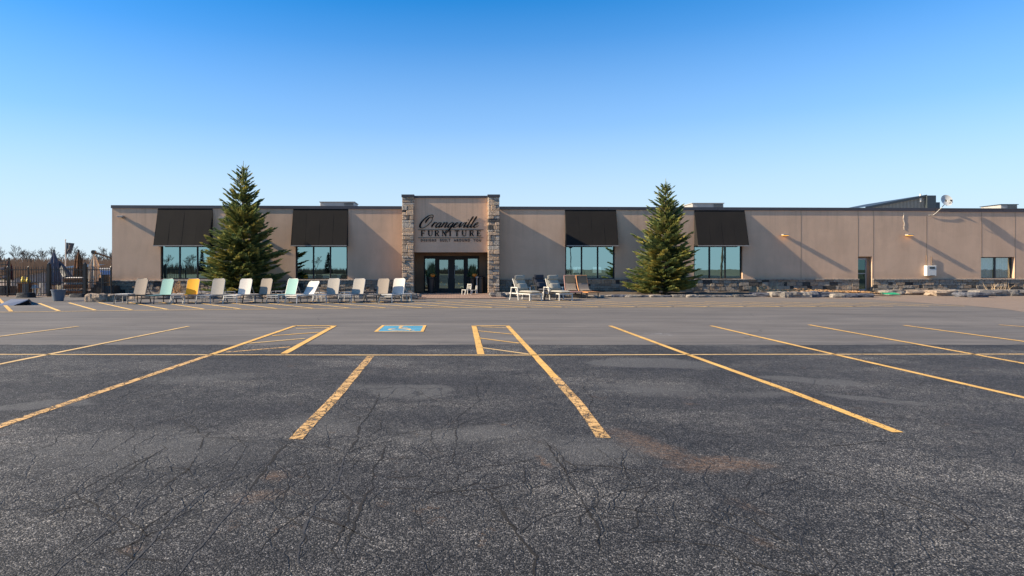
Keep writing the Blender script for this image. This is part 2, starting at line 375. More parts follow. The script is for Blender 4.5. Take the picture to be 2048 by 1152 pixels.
# dirt-brown scattered bits
sc_ = mth(nt, 'MULTIPLY', ramp(nt, noise_tex(nt, 3.2, 6, .8, mapping(nt, (1, 1, 1), v, (9, 2, 0))), [(.60, (0, 0, 0)), (.68, (1, 1, 1))]), ramp(nt, noise_tex(nt, .4, 2, .5, mapping(nt, (1, 1, 1), v, (4, 4, 0))), [(.45, (0, 0, 0)), (.6, (1, 1, 1))]))
c = mixc(nt, mth(nt, 'MULTIPLY', sc_, .6), c, (.115, .07, .04))
k1 = crack_mask(nt, v, .8, .006, (1, .55, 1), (.46, .54), 0)
k2 = crack_mask(nt, v, 1.8, .012, (1, .8, 1), (.40, .50), 11)
k3 = crack_mask(nt, v, .45, .0035, (1, .35, 1), (.40, .50), 23)
k = mth(nt, 'MAXIMUM', k2, crack_mask(nt, v, 4.2, .03, (1, .8, 1), (.5, .58), 31))
c = mixc(nt, mth(nt, 'MULTIPLY', k, .75), c, (.008, .008, .008))
nt.links.new(c, bs.inputs['Base Color']); bs.inputs['Roughness'].default_value = .82; bs.inputs['Specular IOR Level'].default_value = .35
h = mth(nt, 'MULTIPLY', mth(nt, 'SUBTRACT', 1.0, vo.outputs['Distance']), 1.0)
h = mth(nt, 'ADD', h, mth(nt, 'MULTIPLY', noise_tex(nt, 40, 4, .7, v), .8)); h = mth(nt, 'ADD', h, mth(nt, 'MULTIPLY', mid, 1.5))
h = mth(nt, 'SUBTRACT', h, mth(nt, 'MULTIPLY', k, 1.2))
bump(nt, bs, h, .65, .007)
M['old_asphalt'] = m

m, nt, bs = mat('new_asphalt')
v = N(nt, 'ShaderNodeTexCoord').outputs['Object']
c = ramp(nt, noise_tex(nt, .35, 5, .6, mapping(nt, (.35, 1.3, 1), v)), [(.3, (.112, .099, .086)), (.7, (.165, .148, .130))])
c = mixc(nt, .5, c, ramp(nt, noise_tex(nt, 1.0, 5, .65, mapping(nt, (.25, 4, 1), v)), [(.35, (.094, .083, .072)), (.65, (.180, .162, .143))]))
c = mixc(nt, 1.0, c, ramp(nt, noise_tex(nt, 70, 3, .7, v), [(.3, (.7, .7, .7)), (.7, (1.3, 1.3, 1.3))]), 'MULTIPLY')
# curved tyre tracks
dd = distorted(nt, v, .15, 2.0)
c = mixc(nt, 1.0, c, ramp(nt, noise_tex(nt, .5, 6, .7, mapping(nt, (.5, 1, 1), v, (6, 1, 0))), [(.3, (.80, .80, .80)), (.5, (1, 1, 1)), (.7, (1.22, 1.21, 1.19))]), 'MULTIPLY')
oil = ramp(nt, noise_tex(nt, 1.1, 4, .6, mapping(nt, (1, 1, 1), v, (2, 7, 0))), [(.66, (0, 0, 0)), (.74, (1, 1, 1))])
c = mixc(nt, mth(nt, 'MULTIPLY', oil, .35), c, (.05, .048, .046))
trk = ramp(nt, noise_tex(nt, .8, 2, .4, mapping(nt, (.12, 2.5, 1), dd)), [(.52, (0, 0, 0)), (.6, (1, 1, 1)), (.7, (0, 0, 0))])
c = mixc(nt, mth(nt, 'MULTIPLY', trk, .34), c, (.06, .06, .062))
# far side has warm dust
sx = N(nt, 'ShaderNodeSeparateXYZ'); nt.links.new(v, sx.inputs[0])
far = mth(nt, 'MULTIPLY', mth(nt, 'SUBTRACT', sx.outputs[1], 25), .2, clamp=True)
rgt = mth(nt, 'MULTIPLY', mth(nt, 'ADD', sx.outputs[0], 8), .08, clamp=True)
c = mixc(nt, mth(nt, 'MULTIPLY', mth(nt, 'MULTIPLY', far, rgt), .55), c, (.20, .165, .13))
k = crack_mask(nt, v, .3, .004, (1, .5, 1), (.5, .6), 3)
c = mixc(nt, mth(nt, 'MULTIPLY', k, .5), c, (.03, .03, .03))
wsp = mth(nt, 'MAXIMUM', spot(nt, wv if False else distorted(nt, v, 3, .5), P(1345, 668)[0], P(1345, 668)[1]+.2, .55, .5, .9), spot(nt, distorted(nt, v, 3, .5), P(640, 690)[0], P(640, 690)[1], 0.01, .01))
c = mixc(nt, mth(nt, 'MULTIPLY', ramp(nt, noise_tex(nt, 6, 5, .8, v), [(.5, (0, 0, 0)), (.65, (1, 1, 1))]), wsp), c, (.34, .34, .34))
nt.links.new(c, bs.inputs['Base Color']); bs.inputs['Roughness'].default_value = .88; bs.inputs['Specular IOR Level'].default_value = .3
bump(nt, bs, noise_tex(nt, 60, 4, .7, v), .5, .004)
M['new_asphalt'] = m

def paint(name, col, wear):
    m, nt, bs = mat(name); v = N(nt, 'ShaderNodeTexCoord').outputs['Object']; out = nt.nodes['Material Output']
    c = ramp(nt, noise_tex(nt, 2.5, 4, .6, v), [(.3, tuple(x*.8 for x in col)), (.7, tuple(min(x*1.15, .9) for x in col))])
    nt.links.new(c, bs.inputs['Base Color']); bs.inputs['Roughness'].default_value = .8
    n = mth(nt, 'ADD', mth(nt, 'MULTIPLY', noise_tex(nt, 45, 3, .8, v), .6), mth(nt, 'MULTIPLY', noise_tex(nt, 4, 3, .6, v), .4))
    al = ramp(nt, n, [(wear-.05, (0, 0, 0)), (wear+.03, (1, 1, 1))])
    k = crack_mask(nt, v, 7, .07 if wear > .4 else .03, (1, 1, 1), ((.1, .2) if wear > .4 else (.5, .6)), 2)
    al = mth(nt, 'MULTIPLY', al, mth(nt, 'SUBTRACT', 1.0, k, clamp=True))
    t = N(nt, 'ShaderNodeBsdfTransparent'); mx = N(nt, 'ShaderNodeMixShader')
    nt.links.new(al, mx.inputs[0]); nt.links.new(t.outputs[0], mx.inputs[1]); nt.links.new(bs.outputs[0], mx.inputs[2]); nt.links.new(mx.outputs[0], out.inputs[0])
    return m
M['paint'] = paint('yellow_paint', (.70, .40, .10), .39)
M['paint_worn'] = paint('worn_yellow_paint', (.64, .38, .14), .465)
M['paint_pale'] = paint('pale_yellow_paint', (.64, .42, .17), .38)
M['paint_kerb'] = paint('kerb_yellow_paint', (.74, .46, .14), .33)
M['paint_blue'] = paint('blue_paint', (.07, .27, .38), .38)
m, nt, bs = mat('ground_soil'); v = N(nt, 'ShaderNodeTexCoord').outputs['Object']
c = ramp(nt, noise_tex(nt, .12, 6, .65, v), [(.3, (.10, .085, .05)), (.5, (.14, .12, .07)), (.7, (.19, .16, .10))])
nt.links.new(c, bs.inputs['Base Color']); bs.inputs['Roughness'].default_value = .97; bump(nt, bs, noise_tex(nt, 12, 5, .7, v), .8, .03)
M['ground'] = m
m, nt, bs = mat('dirt_gravel'); v = N(nt, 'ShaderNodeTexCoord').outputs['Object']
c = ramp(nt, noise_tex(nt, 1.6, 6, .7, mapping(nt, (.6, 1.4, 1), v)), [(.3, (.17, .115, .08)), (.5, (.24, .17, .12)), (.7, (.31, .23, .17))])
c = mixc(nt, .6, c, ramp(nt, noise_tex(nt, 30, 4, .8, v), [(.3, (.12, .09, .065)), (.62, (.26, .19, .14)), (.75, (.5, .45, .4))]))
nt.links.new(c, bs.inputs['Base Color']); bs.inputs['Roughness'].default_value = .97; bump(nt, bs, noise_tex(nt, 25, 5, .8, v), 1, .02)
M['dirt'] = m
m, nt, bs = mat('clay_pavers'); v = N(nt, 'ShaderNodeTexCoord').outputs['Object']
bt = N(nt, 'ShaderNodeTexBrick'); nt.links.new(v, bt.inputs['Vector']); setin(bt, Scale=1, Mortar_Size=.012, Brick_Width=.3, Row_Height=.2)
bt.inputs['Color1'].default_value = (.34, .21, .145, 1); bt.inputs['Color2'].default_value = (.24, .155, .11, 1); bt.inputs['Mortar'].default_value = (.09, .07, .055, 1)
c = mixc(nt, 1.0, bt.outputs['Color'], ramp(nt, noise_tex(nt, 5, 5, .7, v), [(.3, (.75, .75, .75)), (.7, (1.2, 1.2, 1.2))]), 'MULTIPLY')
nt.links.new(c, bs.inputs['Base Color']); bs.inputs['Roughness'].default_value = .9
M['pavers'] = m
M['seal'] = plain('crack_sealer', (.036, .033, .030), .75, 0, .45, 6, .6, 30)

# ------------------------------------------------------------------ ground sheets
def struct(name, mb, mt): return tag(mb.build(name, mt), kind='structure')
g = MB(); g.poly([(-1500, -1500, -.012), (1500, -1500, -.012), (1500, 1500, -.012), (-1500, 1500, -.012)]); struct('ground', g, M['ground'])
g = MB()
g.poly([(-45, 11.5, 0), (62, 11.5, 0), (62, 41, 0), (-45, 41, 0)]); struct('asphalt_driveway', g, M['new_asphalt'])
# old coarse asphalt, its far edge ragged where the new paving was cut in
g = MB(); rg = random.Random(3); e = []
x = -45.0
while x < 62:
    yb = 12.78+.10*noise.noise(Vector((x*.6, 0, 0)))+.06*noise.noise(Vector((x*3, 3, 0)))+.05*noise.noise(Vector((x*9, 5, 0)))-.12*max(0, noise.noise(Vector((x*1.7, 9, 0)))-.25)
    e.append((x, yb)); x += .11
for (xa, ya), (xb, yb) in zip(e, e[1:]): g.poly([(xa, -70, .004), (xb, -70, .004), (xb, yb, .004), (xa, ya, .004)])
struct('parking_lot', g, M['old_asphalt'])
# dirt margin on the right
edge = [(1560, 596.2), (1640, 597), (1740, 599), (1800, 603), (1860, 607), (1930, 611), (1990, 616), (2048, 624), (2160, 634), (2400, 650)]
pts = []
for (a, b) in zip(edge, edge[1:]):
    for i in range(12):
        t = i/12; p = gp(a[0]+(b[0]-a[0])*t, a[1]+(b[1]-a[1])*t)
        p.y += .22*noise.noise(Vector((p.x*1.3, 7, 0))); pts.append(p)
g = MB()
pts = sorted(pts, key=lambda p: -p.y)
g.poly([(pts[0].x-3.2, 39.6, .005), (pts[0].x, pts[0].y, .005), (62, pts[0].y, .005), (62, 39.6, .005)])
for a, b in zip(pts, pts[1:]): g.poly([(a.x, a.y, .005), (b.x, b.y, .005), (62, b.y, .005), (62, a.y, .005)])
struct('dirt_margin', g, M['dirt'])
# yard ground
g = MB(); g.poly([(-60, 34.6, .006), (-21.8, 34.6, .006), (-21.8, 80, .006), (-60, 80, .006)]); struct('yard_ground', g, M['dirt'])
# entrance paving
g = MB(); g.box(-3.0, 2.75, 32.4, 40.38, -.01, .035); struct('entrance_paving', g, M['pavers'])

# painted lines ----------------------------------------------------
def zat(Y): return .009 if Y < 12.9 else .0045
def strip(pts, w, mt, name='parking_line', jit=.006, z=None):
    g = MB(); P3 = [gp(*p) for p in pts]; path = []
    for a, b in zip(P3, P3[1:]):
        n = max(2, int((b-a).length/.35))
        for i in range(n): path.append(a+(b-a)*(i/n))
    path.append(P3[-1])
    L = []
    for i, p in enumerate(path):
        d = (path[min(i+1, len(path)-1)]-path[max(i-1, 0)]).normalized(); u = Vector((-d.y, d.x, 0))
        j = jit*noise.noise(Vector((p.x*3, p.y*3, 1)))
        ww = w/2*(1+.12*noise.noise(Vector((p.x*4, p.y*4, 8))))
        zz = .0085
        L.append((p+u*(ww+j)+Vector((0, 0, zz)), p-u*(ww-j)+Vector((0, 0, zz))))
    for (a, b), (c_, d_) in zip(L, L[1:]): g.poly([b, d_, c_, a] if (d_-b).cross(a-b).z > 0 else [a, c_, d_, b])
    return struct(name, g, mt)
strip([(0, 709.5), (500, 710.5), (1024, 711), (1500, 709.5), (2060, 709)], .085, M['paint_pale'])
strip([(-220, 711), (0, 709.5)], .085, M['paint_pale'])
strip([(1015, 652), (1067, 709), (1110, 756)], .115, M['paint']); strip([(1110, 756), (1160, 812), (1207, 877)], .125, M['paint_worn'])
strip([(741, 713), (700, 762), (660, 808), (620, 848), (591, 880)], .125, M['paint_worn'])
strip([(1220, 652), (1374, 709), (1590, 787), (1796, 866)], .105, M['paint'])
strip([(1422, 652), (1667, 709), (2060, 799)], .10, M['paint'])
strip([(1618, 650), (1947, 709), (2060, 730)], .10, M['paint']); strip([(1808, 651), (2060, 685)], .10, M['paint']); strip([(1998, 650), (2080, 656)], .10, M['paint'])
strip([(590, 652), (425, 709)], .11, M['paint']); strip([(425, 709), (200, 785), (-40, 867)], .12, M['paint_worn'])
strip([(377, 653), (99, 709), (-40, 737)], .10, M['paint_pale']); strip([(157, 653), (-60, 681)], .10, M['paint_pale'])
# hatched aisles
for a, b, mt, w in (((589, 652), (672, 652), 'paint', .13), ((669, 652), (568, 708), 'paint', .13), ((592, 658), (662, 655.5), 'paint_pale', .09), ((545, 672), (638, 665), 'paint', .09),
                 ((499, 687), (610, 677.5), 'paint_pale', .09), ((452, 705), (580, 694.5), 'paint_worn', .09),
                 ((943, 652), (1018, 652), 'paint', .13), ((948, 652), (962, 709), 'paint', .13), ((962, 654), (1014, 656.5), 'paint_pale', .08), ((955, 662), (1026, 669), 'paint', .08),
                 ((958, 676.5), (1038, 687), 'paint', .08), ((964, 696), (1058, 709), 'paint_pale', .08)):
    strip([a, b], w, M[mt], 'aisle_line')
# far hatching in front of the building
strip([(-60, 625), (60, 624), (270, 621), (520, 618.6), (840, 616), (1100, 614.5), (1740, 613)], .11, M['paint_kerb'], 'kerbside_line')
dirv = Vector((-1.0, 1251/1010.0, 0)).normalized()
for i in range(0, 31):
    px = 118+i*72.5
    py = 622 if px < 150 else (620.5-(px-190)*.0088 if px < 690 else 616-(px-690)*.0027)
    p = gp(px, min(py, 623)); L = 6.6
    if px > 1400: L = 6.0-(px-1400)*.004
    q = p+dirv*L
    q.y = min(q.y, 33.0)
    k = (q.y-p.y)/dirv.y; q = p+dirv*k
    pa = (CX+FP*p.x/p.y, HY+FP*CZ/p.y); qa = (CX+FP*q.x/q.y, HY+FP*CZ/q.y)
    if px < 2000: strip([pa, qa], .12, M['paint_kerb'], 'kerbside_hatch_line')
strip([(-8, 592), (22, 623)], .13, M['paint'], 'kerbside_hatch_line')

# accessible parking symbol: yellow border, blue field, pictogram lying on the driveway
def quadpx(mb, c4, z): mb.poly([tuple(gp(*p)[:2])+(z,) for p in c4])
A4 = [gp(748, 664), gp(847, 664), gp(853, 651), gp(764, 651)]
def q4(u, v, z): 
    a = A4[0].lerp(A4[1], u); b = A4[3].lerp(A4[2], u); p = a.lerp(b, v); return (p.x, p.y, z)
sym = MB()
bw, bh = .065, .06
for (u0, u1, v0, v1) in ((0, 1, 0, bh), (0, 1, 1-bh, 1), (0, bw, bh, 1-bh), (1-bw, 1, bh, 1-bh)):
    sym.poly([q4(u0, v0, .0085), q4(u1, v0, .0085), q4(u1, v1, .0085), q4(u0, v1, .0085)])
root = struct('accessible_bay_marking', sym, M['paint'])
sym = MB(); sym.poly([q4(bw, bh, .0045), q4(1-bw, bh, .0045), q4(1-bw, 1-bh, .0045), q4(bw, 1-bh, .0045)])
o = sym.build('blue_field', M['paint_blue'], root)
sym = MB(); zz = .0065
def arc(mb, cx, cy, r0, r1, a0, a1, n=18):
    for i in range(n):
        t0 = a0+(a1-a0)*i/n; t1 = a0+(a1-a0)*(i+1)/n
        mb.poly([q4(cx+r0*math.cos(t0), cy+r0*math.sin(t0)*.75, zz), q4(cx+r1*math.cos(t0), cy+r1*math.sin(t0)*.75, zz), q4(cx+r1*math.cos(t1), cy+r1*math.sin(t1)*.75, zz), q4(cx+r0*math.cos(t1), cy+r0*math.sin(t1)*.75, zz)])
arc(sym, .46, .36, .17, .235, 2.0, 6.6)          # wheel
arc(sym, .45, .86, 0, .06, 0, 6.283)             # head
def seg(mb, a, b, w):
    a = Vector(a); b = Vector(b); d = (b-a).normalized(); n = Vector((-d.y, d.x))*w/2
    mb.poly([q4(*(a+n), zz+.0004), q4(*(a-n), zz+.0004), q4(*(b-n), zz+.0004), q4(*(b+n), zz+.0004)])
for a, b, w in (((.45, .78), (.47, .47), .07), ((.47, .64), (.62, .62), .045), ((.47, .47), (.66, .46), .065), ((.66, .46), (.72, .18), .06), ((.71, .2), (.80, .23), .05)): seg(sym, a, b, w)
sym.build('wheelchair_pictogram', M['paint_pale'], root)

# sealed cracks in the foreground (real strips of sealer)
def seal(pts, w):
    w *= .72
    g = MB(); P3 = [gp(*p) for p in pts]; path = []
    for a, b in zip(P3, P3[1:]):
        for i in range(14): path.append(a+(b-a)*(i/14))
    path.append(P3[-1]); L = []
    for i, p in enumerate(path):
        q = p+Vector((.07*noise.noise(p*1.4), .0, 0))+Vector((.02*noise.noise(p*7), .02*noise.noise(p*9+Vector((4, 0, 0))), 0))
        path[i] = q
    for i, p in enumerate(path):
        d = (path[min(i+1, len(path)-1)]-path[max(i-1, 0)]).normalized(); u = Vector((-d.y, d.x, 0))
        ww = w/2*(.35+.9*abs(noise.noise(p*5))+.25*math.sin(math.pi*i/(len(path)-1)))
        L.append((p+u*ww+Vector((0, 0, .0062)), p-u*ww+Vector((0, 0, .0062))))
    for (a, b), (c_, d_) in zip(L, L[1:]): g.poly([b, d_, c_, a] if (d_-b).cross(a-b).z > 0 else [a, c_, d_, b])
    struct('crack_seal', g, M['seal'])
seal([(697, 908), (672, 955), (629, 1012), (604, 1062), (594, 1112), (622, 1165)], .026)
seal([(494, 990), (450, 1040), (420, 1075), (380, 1110), (340, 1165)], .028)
seal([(315, 990), (265, 1030), (200, 1073), (143, 1115), (95, 1165)], .024)
seal([(0, 1022), (64, 1017), (150, 1022), (257, 1035)], .014)
seal([(465, 944), (393, 1008), (350, 1048), (297, 1098), (225, 1165)], .024)
seal([(1223, 876), (1286, 919), (1344, 954), (1387, 997), (1423, 1032), (1473, 1075), (1510, 1110), (1570, 1165)], .016)
seal([(1560, 1030), (1600, 1075), (1640, 1125), (1670, 1165)], .014)
# open cracks: thin ragged dark strips with grit in them
ck = MB(); rc = random.Random(17)
def crack(P3, w, jag=.035):
    path = []
    for a, b in zip(P3, P3[1:]):
        n = max(2, int((b-a).length/.045))
        for i in range(n): path.append(a+(b-a)*(i/n))
    path.append(P3[-1]); pts = []
    for p in path:
        pts.append(p+Vector((jag*noise.noise(p*2.2)+.02*noise.noise(p*13)+rc.uniform(-.006, .006), jag*noise.noise(p*2.2+Vector((9, 0, 0)))+rc.uniform(-.006, .006), 0)))
    L = []
    for i, p in enumerate(pts):
        d = (pts[min(i+1, len(pts)-1)]-pts[max(i-1, 0)]); d = d.normalized() if d.length > 1e-6 else Vector((0, 1, 0)); u = Vector((-d.y, d.x, 0))
        e_ = min(1, i/4, (len(pts)-1-i)/4)
        ww = w/2*max(.12, rc.uniform(.4, 1.3)*(.75+.9*noise.noise(p*3)))*(.2+.8*e_)
        L.append((p+u*ww+Vector((0, 0, .0056)), p-u*ww+Vector((0, 0, .0056))))
    for (a, b), (c_, d_) in zip(L, L[1:]): ck.poly([b, d_, c_, a] if (d_-b).cross(a-b).z > 0 else [a, c_, d_, b])
TR = [([(759, 786), (749, 813), (727, 845), (708, 884), (697, 908)], .016), ([(770, 891), (760, 919), (751, 934), (751, 954), (743, 981), (729, 993), (716, 1028), (708, 1052), (690, 1110)], .015),
      ([(747, 979), (817, 979), (876, 987), (942, 981), (981, 980), (1024, 969), (1052, 966)], .012), ([(981, 981), (1001, 1009), (1020, 1044), (1040, 1079), (1063, 1114), (1069, 1165)], .017),
      ([(907, 973), (919, 950), (966, 934), (1012, 930), (1052, 923), (1087, 913)], .010), ([(747, 950), (798, 956), (848, 952), (919, 950)], .009), ([(911, 895), (903, 927), (888, 938)], .009),
      ([(1091, 880), (1106, 907), (1126, 938), (1141, 966), (1161, 997), (1180, 1036), (1200, 1067), (1195, 1100)], .016), ([(770, 805), (817, 807), (845, 802), (868, 794), (903, 786)], .008),
      ([(950, 770), (958, 801), (919, 833), (911, 860), (912, 895)], .009), ([(1048, 930), (1050, 970)], .008), ([(1239, 903), (1262, 965)], .008), ([(1165, 770), (1184, 800), (1181, 830)], .008),
      ([(587, 881), (558, 905), (536, 937), (515, 962), (494, 990)], .018), ([(397, 908), (379, 940), (343, 965), (315, 990)], .014), ([(497, 890), (465, 944)], .012), ([(444, 858), (420, 866), (395, 905)], .010),
      ([(1160, 930), (1230, 935), (1330, 960)], .008), ([(300, 740), (230, 775), (150, 800), (0, 838)], .014), ([(205, 975), (260, 940), (330, 895)], .011), ([(630, 1010), (560, 1060), (520, 1110)], .010),
      ([(1430, 1020), (1500, 1040), (1590, 1100)], .009), ([(1850, 880), (1750, 885), (1640, 895), (1560, 893)], .010)]
for pp, w in TR: crack([gp(*p) for p in pp], w*1.5)
for i in range(95):
    px = rc.uniform(-50, 2100) if i % 3 else rc.uniform(100, 1250); py = 745+380*rc.random()**1.2
    p = gp(px, py); a = rc.choice((rc.gauss(1.57, .35), rc.gauss(1.57, .35), rc.gauss(0, .4))); P3 = [p]
    for k_ in range(rc.randint(3, 9)):
        a += rc.gauss(0, .38); p = p+Vector((math.cos(a), math.sin(a), 0))*rc.uniform(.08, .28)
        if p.y > 12.4: break
        P3.append(p)
        if rc.random() < .22:
            b_ = a+rc.choice((-1, 1))*rc.uniform(.7, 1.4); crack([p, p+Vector((math.cos(b_), math.sin(b_), 0))*.2, p+Vector((math.cos(b_+.3), math.sin(b_+.3), 0))*rc.uniform(.3, .6)], .006)
    if len(P3) > 2: crack(P3, rc.uniform(.007, .015))
M['crack'] = plain('crack_shadow_grit', (.008, .006, .004), .95, 0, .9, 3)
struct('pavement_crack', ck, M['crack'])
g = MB()

# ------------------------------------------------------------------ building
F = 39.7
def bx(px): return ax(px, F)
def bz(py): return az(py, F)
XL, XT0, XT1, XR = bx(224), bx(804), bx(999), 60.0
def ztop(x):       # the roof line falls a little to the right
    return 5.56+(5.36-5.56)*(x-XL)/(bx(2048)-XL)
def zcap(x): return .80+.10*max(0, min(1, (x-XL)/(bx(1100)-XL)))
store = empty('furniture_store', (0, F, 0), 0, 'long single storey stucco store with stone base and stone-pillared entrance', 'store')
def bchild(mb, name, mt, **k):
    mb.v = [(p[0], p[1]-F, p[2]) for p in mb.v]
    return mb.build(name, mt, store, **k)
windows = [  # x0,x1,z0,z1 openings in the main wall
    (bx(321), bx(430), bz(558.5), bz(488)), (bx(591), bx(695), bz(558.5), bz(488)),
    (bx(1130.5), bx(1230), bz(558), bz(488)), (bx(1388), bx(1485), bz(558), bz(488)),
    (bx(1962), bx(2029), bz(556.5), bz(514))]
door_o = (bx(1716), bx(1744), .18, bz(513))
def wall_seg(x0, x1, holes, th=.28):
    mb = MB(); xs = sorted({x0, x1, *[h[0] for h in holes], *[h[1] for h in holes]}); zs = sorted({h[2] for h in holes}|{h[3] for h in holes})
    xx = []
    for a, b in zip(xs, xs[1:]):
        n = max(1, int((b-a)/4)); xx += [a+(b-a)*i/n for i in range(n)]
    xx.append(xs[-1])
    for a, b in zip(xx, xx[1:]):
        lv = [-.05]+zs
        for i, zlo in enumerate(lv):
            zl = (zlo, zlo); zh = (lv[i+1],)*2 if i+1 < len(lv) else (ztop(a), ztop(b))
            mx, mz = (a+b)/2, (zl[0]+zh[0])/2
            if any(h[0] < mx < h[1] and h[2] < mz < h[3] for h in holes): continue
            mb.poly([(a, F, zl[0]), (b, F, zl[1]), (b, F, zh[1]), (a, F, zh[0])])
    for (a, b, c_, d_) in holes:
        y1 = F+th
        mb.poly([(a, F, c_), (a, F, d_), (a, y1, d_), (a, y1, c_)]); mb.poly([(b, F, d_), (b, F, c_), (b, y1, c_), (b, y1, d_)])
        mb.poly([(a, F, d_), (b, F, d_), (b, y1, d_), (a, y1, d_)]); mb.poly([(a, F, c_), (a, y1, c_), (b, y1, c_), (b, F, c_)])
    return mb
mb = wall_seg(XL, XT0, windows[:2]); bchild(mb, 'front_wall', M['stucco'])
mb = wall_seg(XT1, XR, windows[2:]+[door_o]); bchild(mb, 'front_wall', M['stucco'])
# side, rear walls, roof
mb = MB(); BD = 72
mb.poly([(XL, F, -.05), (XL, F, ztop(XL)), (XL, BD, ztop(XL)), (XL, BD, -.05)]); mb.poly([(XR, F, -.05), (XR, BD, -.05), (XR, BD, ztop(XR)), (XR, F, ztop(XR))])
mb.poly([(XL, BD, -.05), (XL, BD, ztop(XL)), (XR, BD, ztop(XR)), (XR, BD, -.05)]); bchild(mb, 'side_wall', M['stucco'])
mb = MB(); mb.poly([(XL, F, ztop(XL)-.06), (XR, F, ztop(XR)-.06), (XR, BD, ztop(XR)-.06), (XL, BD, ztop(XL)-.06)]); bchild(mb, 'roof', M['hvac'])
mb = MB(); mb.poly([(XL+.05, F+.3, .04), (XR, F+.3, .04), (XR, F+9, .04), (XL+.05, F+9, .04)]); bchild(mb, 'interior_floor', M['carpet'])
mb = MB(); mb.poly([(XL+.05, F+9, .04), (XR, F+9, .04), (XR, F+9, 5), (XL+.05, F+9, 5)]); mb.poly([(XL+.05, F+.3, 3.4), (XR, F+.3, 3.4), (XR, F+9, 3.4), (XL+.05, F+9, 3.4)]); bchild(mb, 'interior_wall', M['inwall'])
# fascia
def fascia(x0, x1, h, q, mt, nm, dz=0):
    mb = MB(); n = max(1, int((x1-x0)/3.1)); st = (x1-x0)/n
    for i in range(n):
        a, b = x0+i*st, x0+(i+1)*st-.012
        za, zb = ztop(a)+dz, ztop(b)+dz
        q0 = q
        pts = [(a, F-q0, za-h), (b, F-q0, zb-h), (b, F-q0, zb), (a, F-q0, za)]
        bk = [(p[0], F+.35, p[2]) for p in pts]
        mb.poly(pts); mb.poly([pts[3], pts[2], bk[2], bk[3]]); mb.poly([pts[1], pts[0], (a, F-.001, za-h), (b, F-.001, zb-h)])
        mb.poly([pts[0], pts[3], (a, F-.001, za), (a, F-.001, za-h)]); mb.poly([pts[2], pts[1], (b, F-.001, zb-h), (b, F-.001, zb)])
    return bchild(mb, nm, mt)
fascia(XL-.05, XT0, .19, .05, M['fascia'], 'roof_trim', .04); fascia(XT1, bx(1870), .19, .05, M['fascia'], 'roof_trim', .04)
M['fascia_brown'] = plain('brown_fascia', (.14, .10, .085), .6, 0, .15, 2)
fascia(bx(1870)+.02, XR, .05, .07, M['fascia'], 'roof_trim', .03)
def band(x0, x1, zt, zb, q, mt, nm):
    mb = MB(); n = max(1, int((x1-x0)/4)); st = (x1-x0)/n
    for i in range(n):
        a, b = x0+i*st, x0+(i+1)*st
        mb.poly([(a, F-q, zb(a)), (b, F-q, zb(b)), (b, F-q, zt(b)), (a, F-q, zt(a))]); mb.poly([(a, F-q, zt(a)), (b, F-q, zt(b)), (b, F-.0005, zt(b)), (a, F-.0005, zt(a))]); mb.poly([(a, F-.0005, zb(a)), (b, F-.0005, zb(b)), (b, F-q, zb(b)), (a, F-q, zb(a))])
    return bchild(mb, nm, mt)
band(bx(1870)+.02, XR, lambda x: ztop(x)-.021, lambda x: ztop(x)-.21, .045, M['fascia_brown'], 'fascia_board')
# control joints
mb = MB()
for px, y0, y1 in ((1602, 420, 558), (1716, 420, 513), (1746.5, 420, 558), (1853, 432, 531), (1963, 424, 513), (2030, 424, 558)):
    x = bx(px); mb = MB(); mb.box(x-.010, x+.010, F-.005, F+.001, bz(y1), bz(y0)); bchild(mb, 'control_joint', M['stucco_dark'])
# stone base
SR = random.Random(5)
def stonecol(r, warm=.5, dark=.12):
    b = r.uniform(.75, 1.2)
    if r.random() < dark: return (.09*b, .08*b, .07*b)
    if r.random() < warm: return (.54*b, .39*b, .265*b)
    return (.46*b, .39*b, .31*b)
def stone_course(mb, x0, x1, yf, z0, z1, wmin, wmax, r, dep=.12, warm=.4, dark=.12, gap=.012):
    x = x0; tone = .72
    while x < x1-.02:
        w = r.uniform(wmin, wmax)
        if x+w > x1-wmin*.6: w = x1-x
        j = r.uniform(0, .035); c = tuple(k_*tone for k_ in stonecol(r, warm, dark))
        mb.bbox(x+gap/2, x+w-gap/2, yf-j, yf+dep, z0+gap/2, z1-gap/2, .012, c); x += w
def stone_base(x0, x1):
    mo = MB(); mo.box(x0, x1, F-.05, F-.002, -.05, .1); 
    st = MB(); x = x0; segs = max(1, int((x1-x0)/6)); d = (x1-x0)/segs
    mo = MB()
    for s in range(segs):
        a, b = x0+s*d, x0+(s+1)*d; zc = zcap((a+b)/2)
        mo.box(a, b, F-.06, F-.002, -.05, zc-.03)
        hs = [0]; z = 0
        while z < zc-.3: z += SR.choice((.14, .19, .24)); hs.append(z)
        hs.append(zc-.035)
        for h0, h1 in zip(hs, hs[1:]):
            if h1-h0 > .05: stone_course(st, a, b, F-.10, h0, h1, .18, .62, SR, .04, .35, .14)
    bchild(mo, 'base_mortar', M['mortar'])
    bchild(st, 'stone_base', M['stone'])
    cp = MB()
    x = x0
    while x < x1-.1:
        w = min(SR.uniform(.8, 1.4), x1-x); zc = zcap(x+w/2); b = SR.uniform(.85, 1.1)
        cp.bbox(x, x+w-.008, F-.16, F-.001, zc-.035, zc+.03, .008, (.40*b, .34*b, .28*b)); x += w
    bchild(cp, 'stone_cap', M['stone'])
stone_base(XL, XT0-.02); stone_base(XT1+.02, door_o[0]); stone_base(door_o[1], XR)
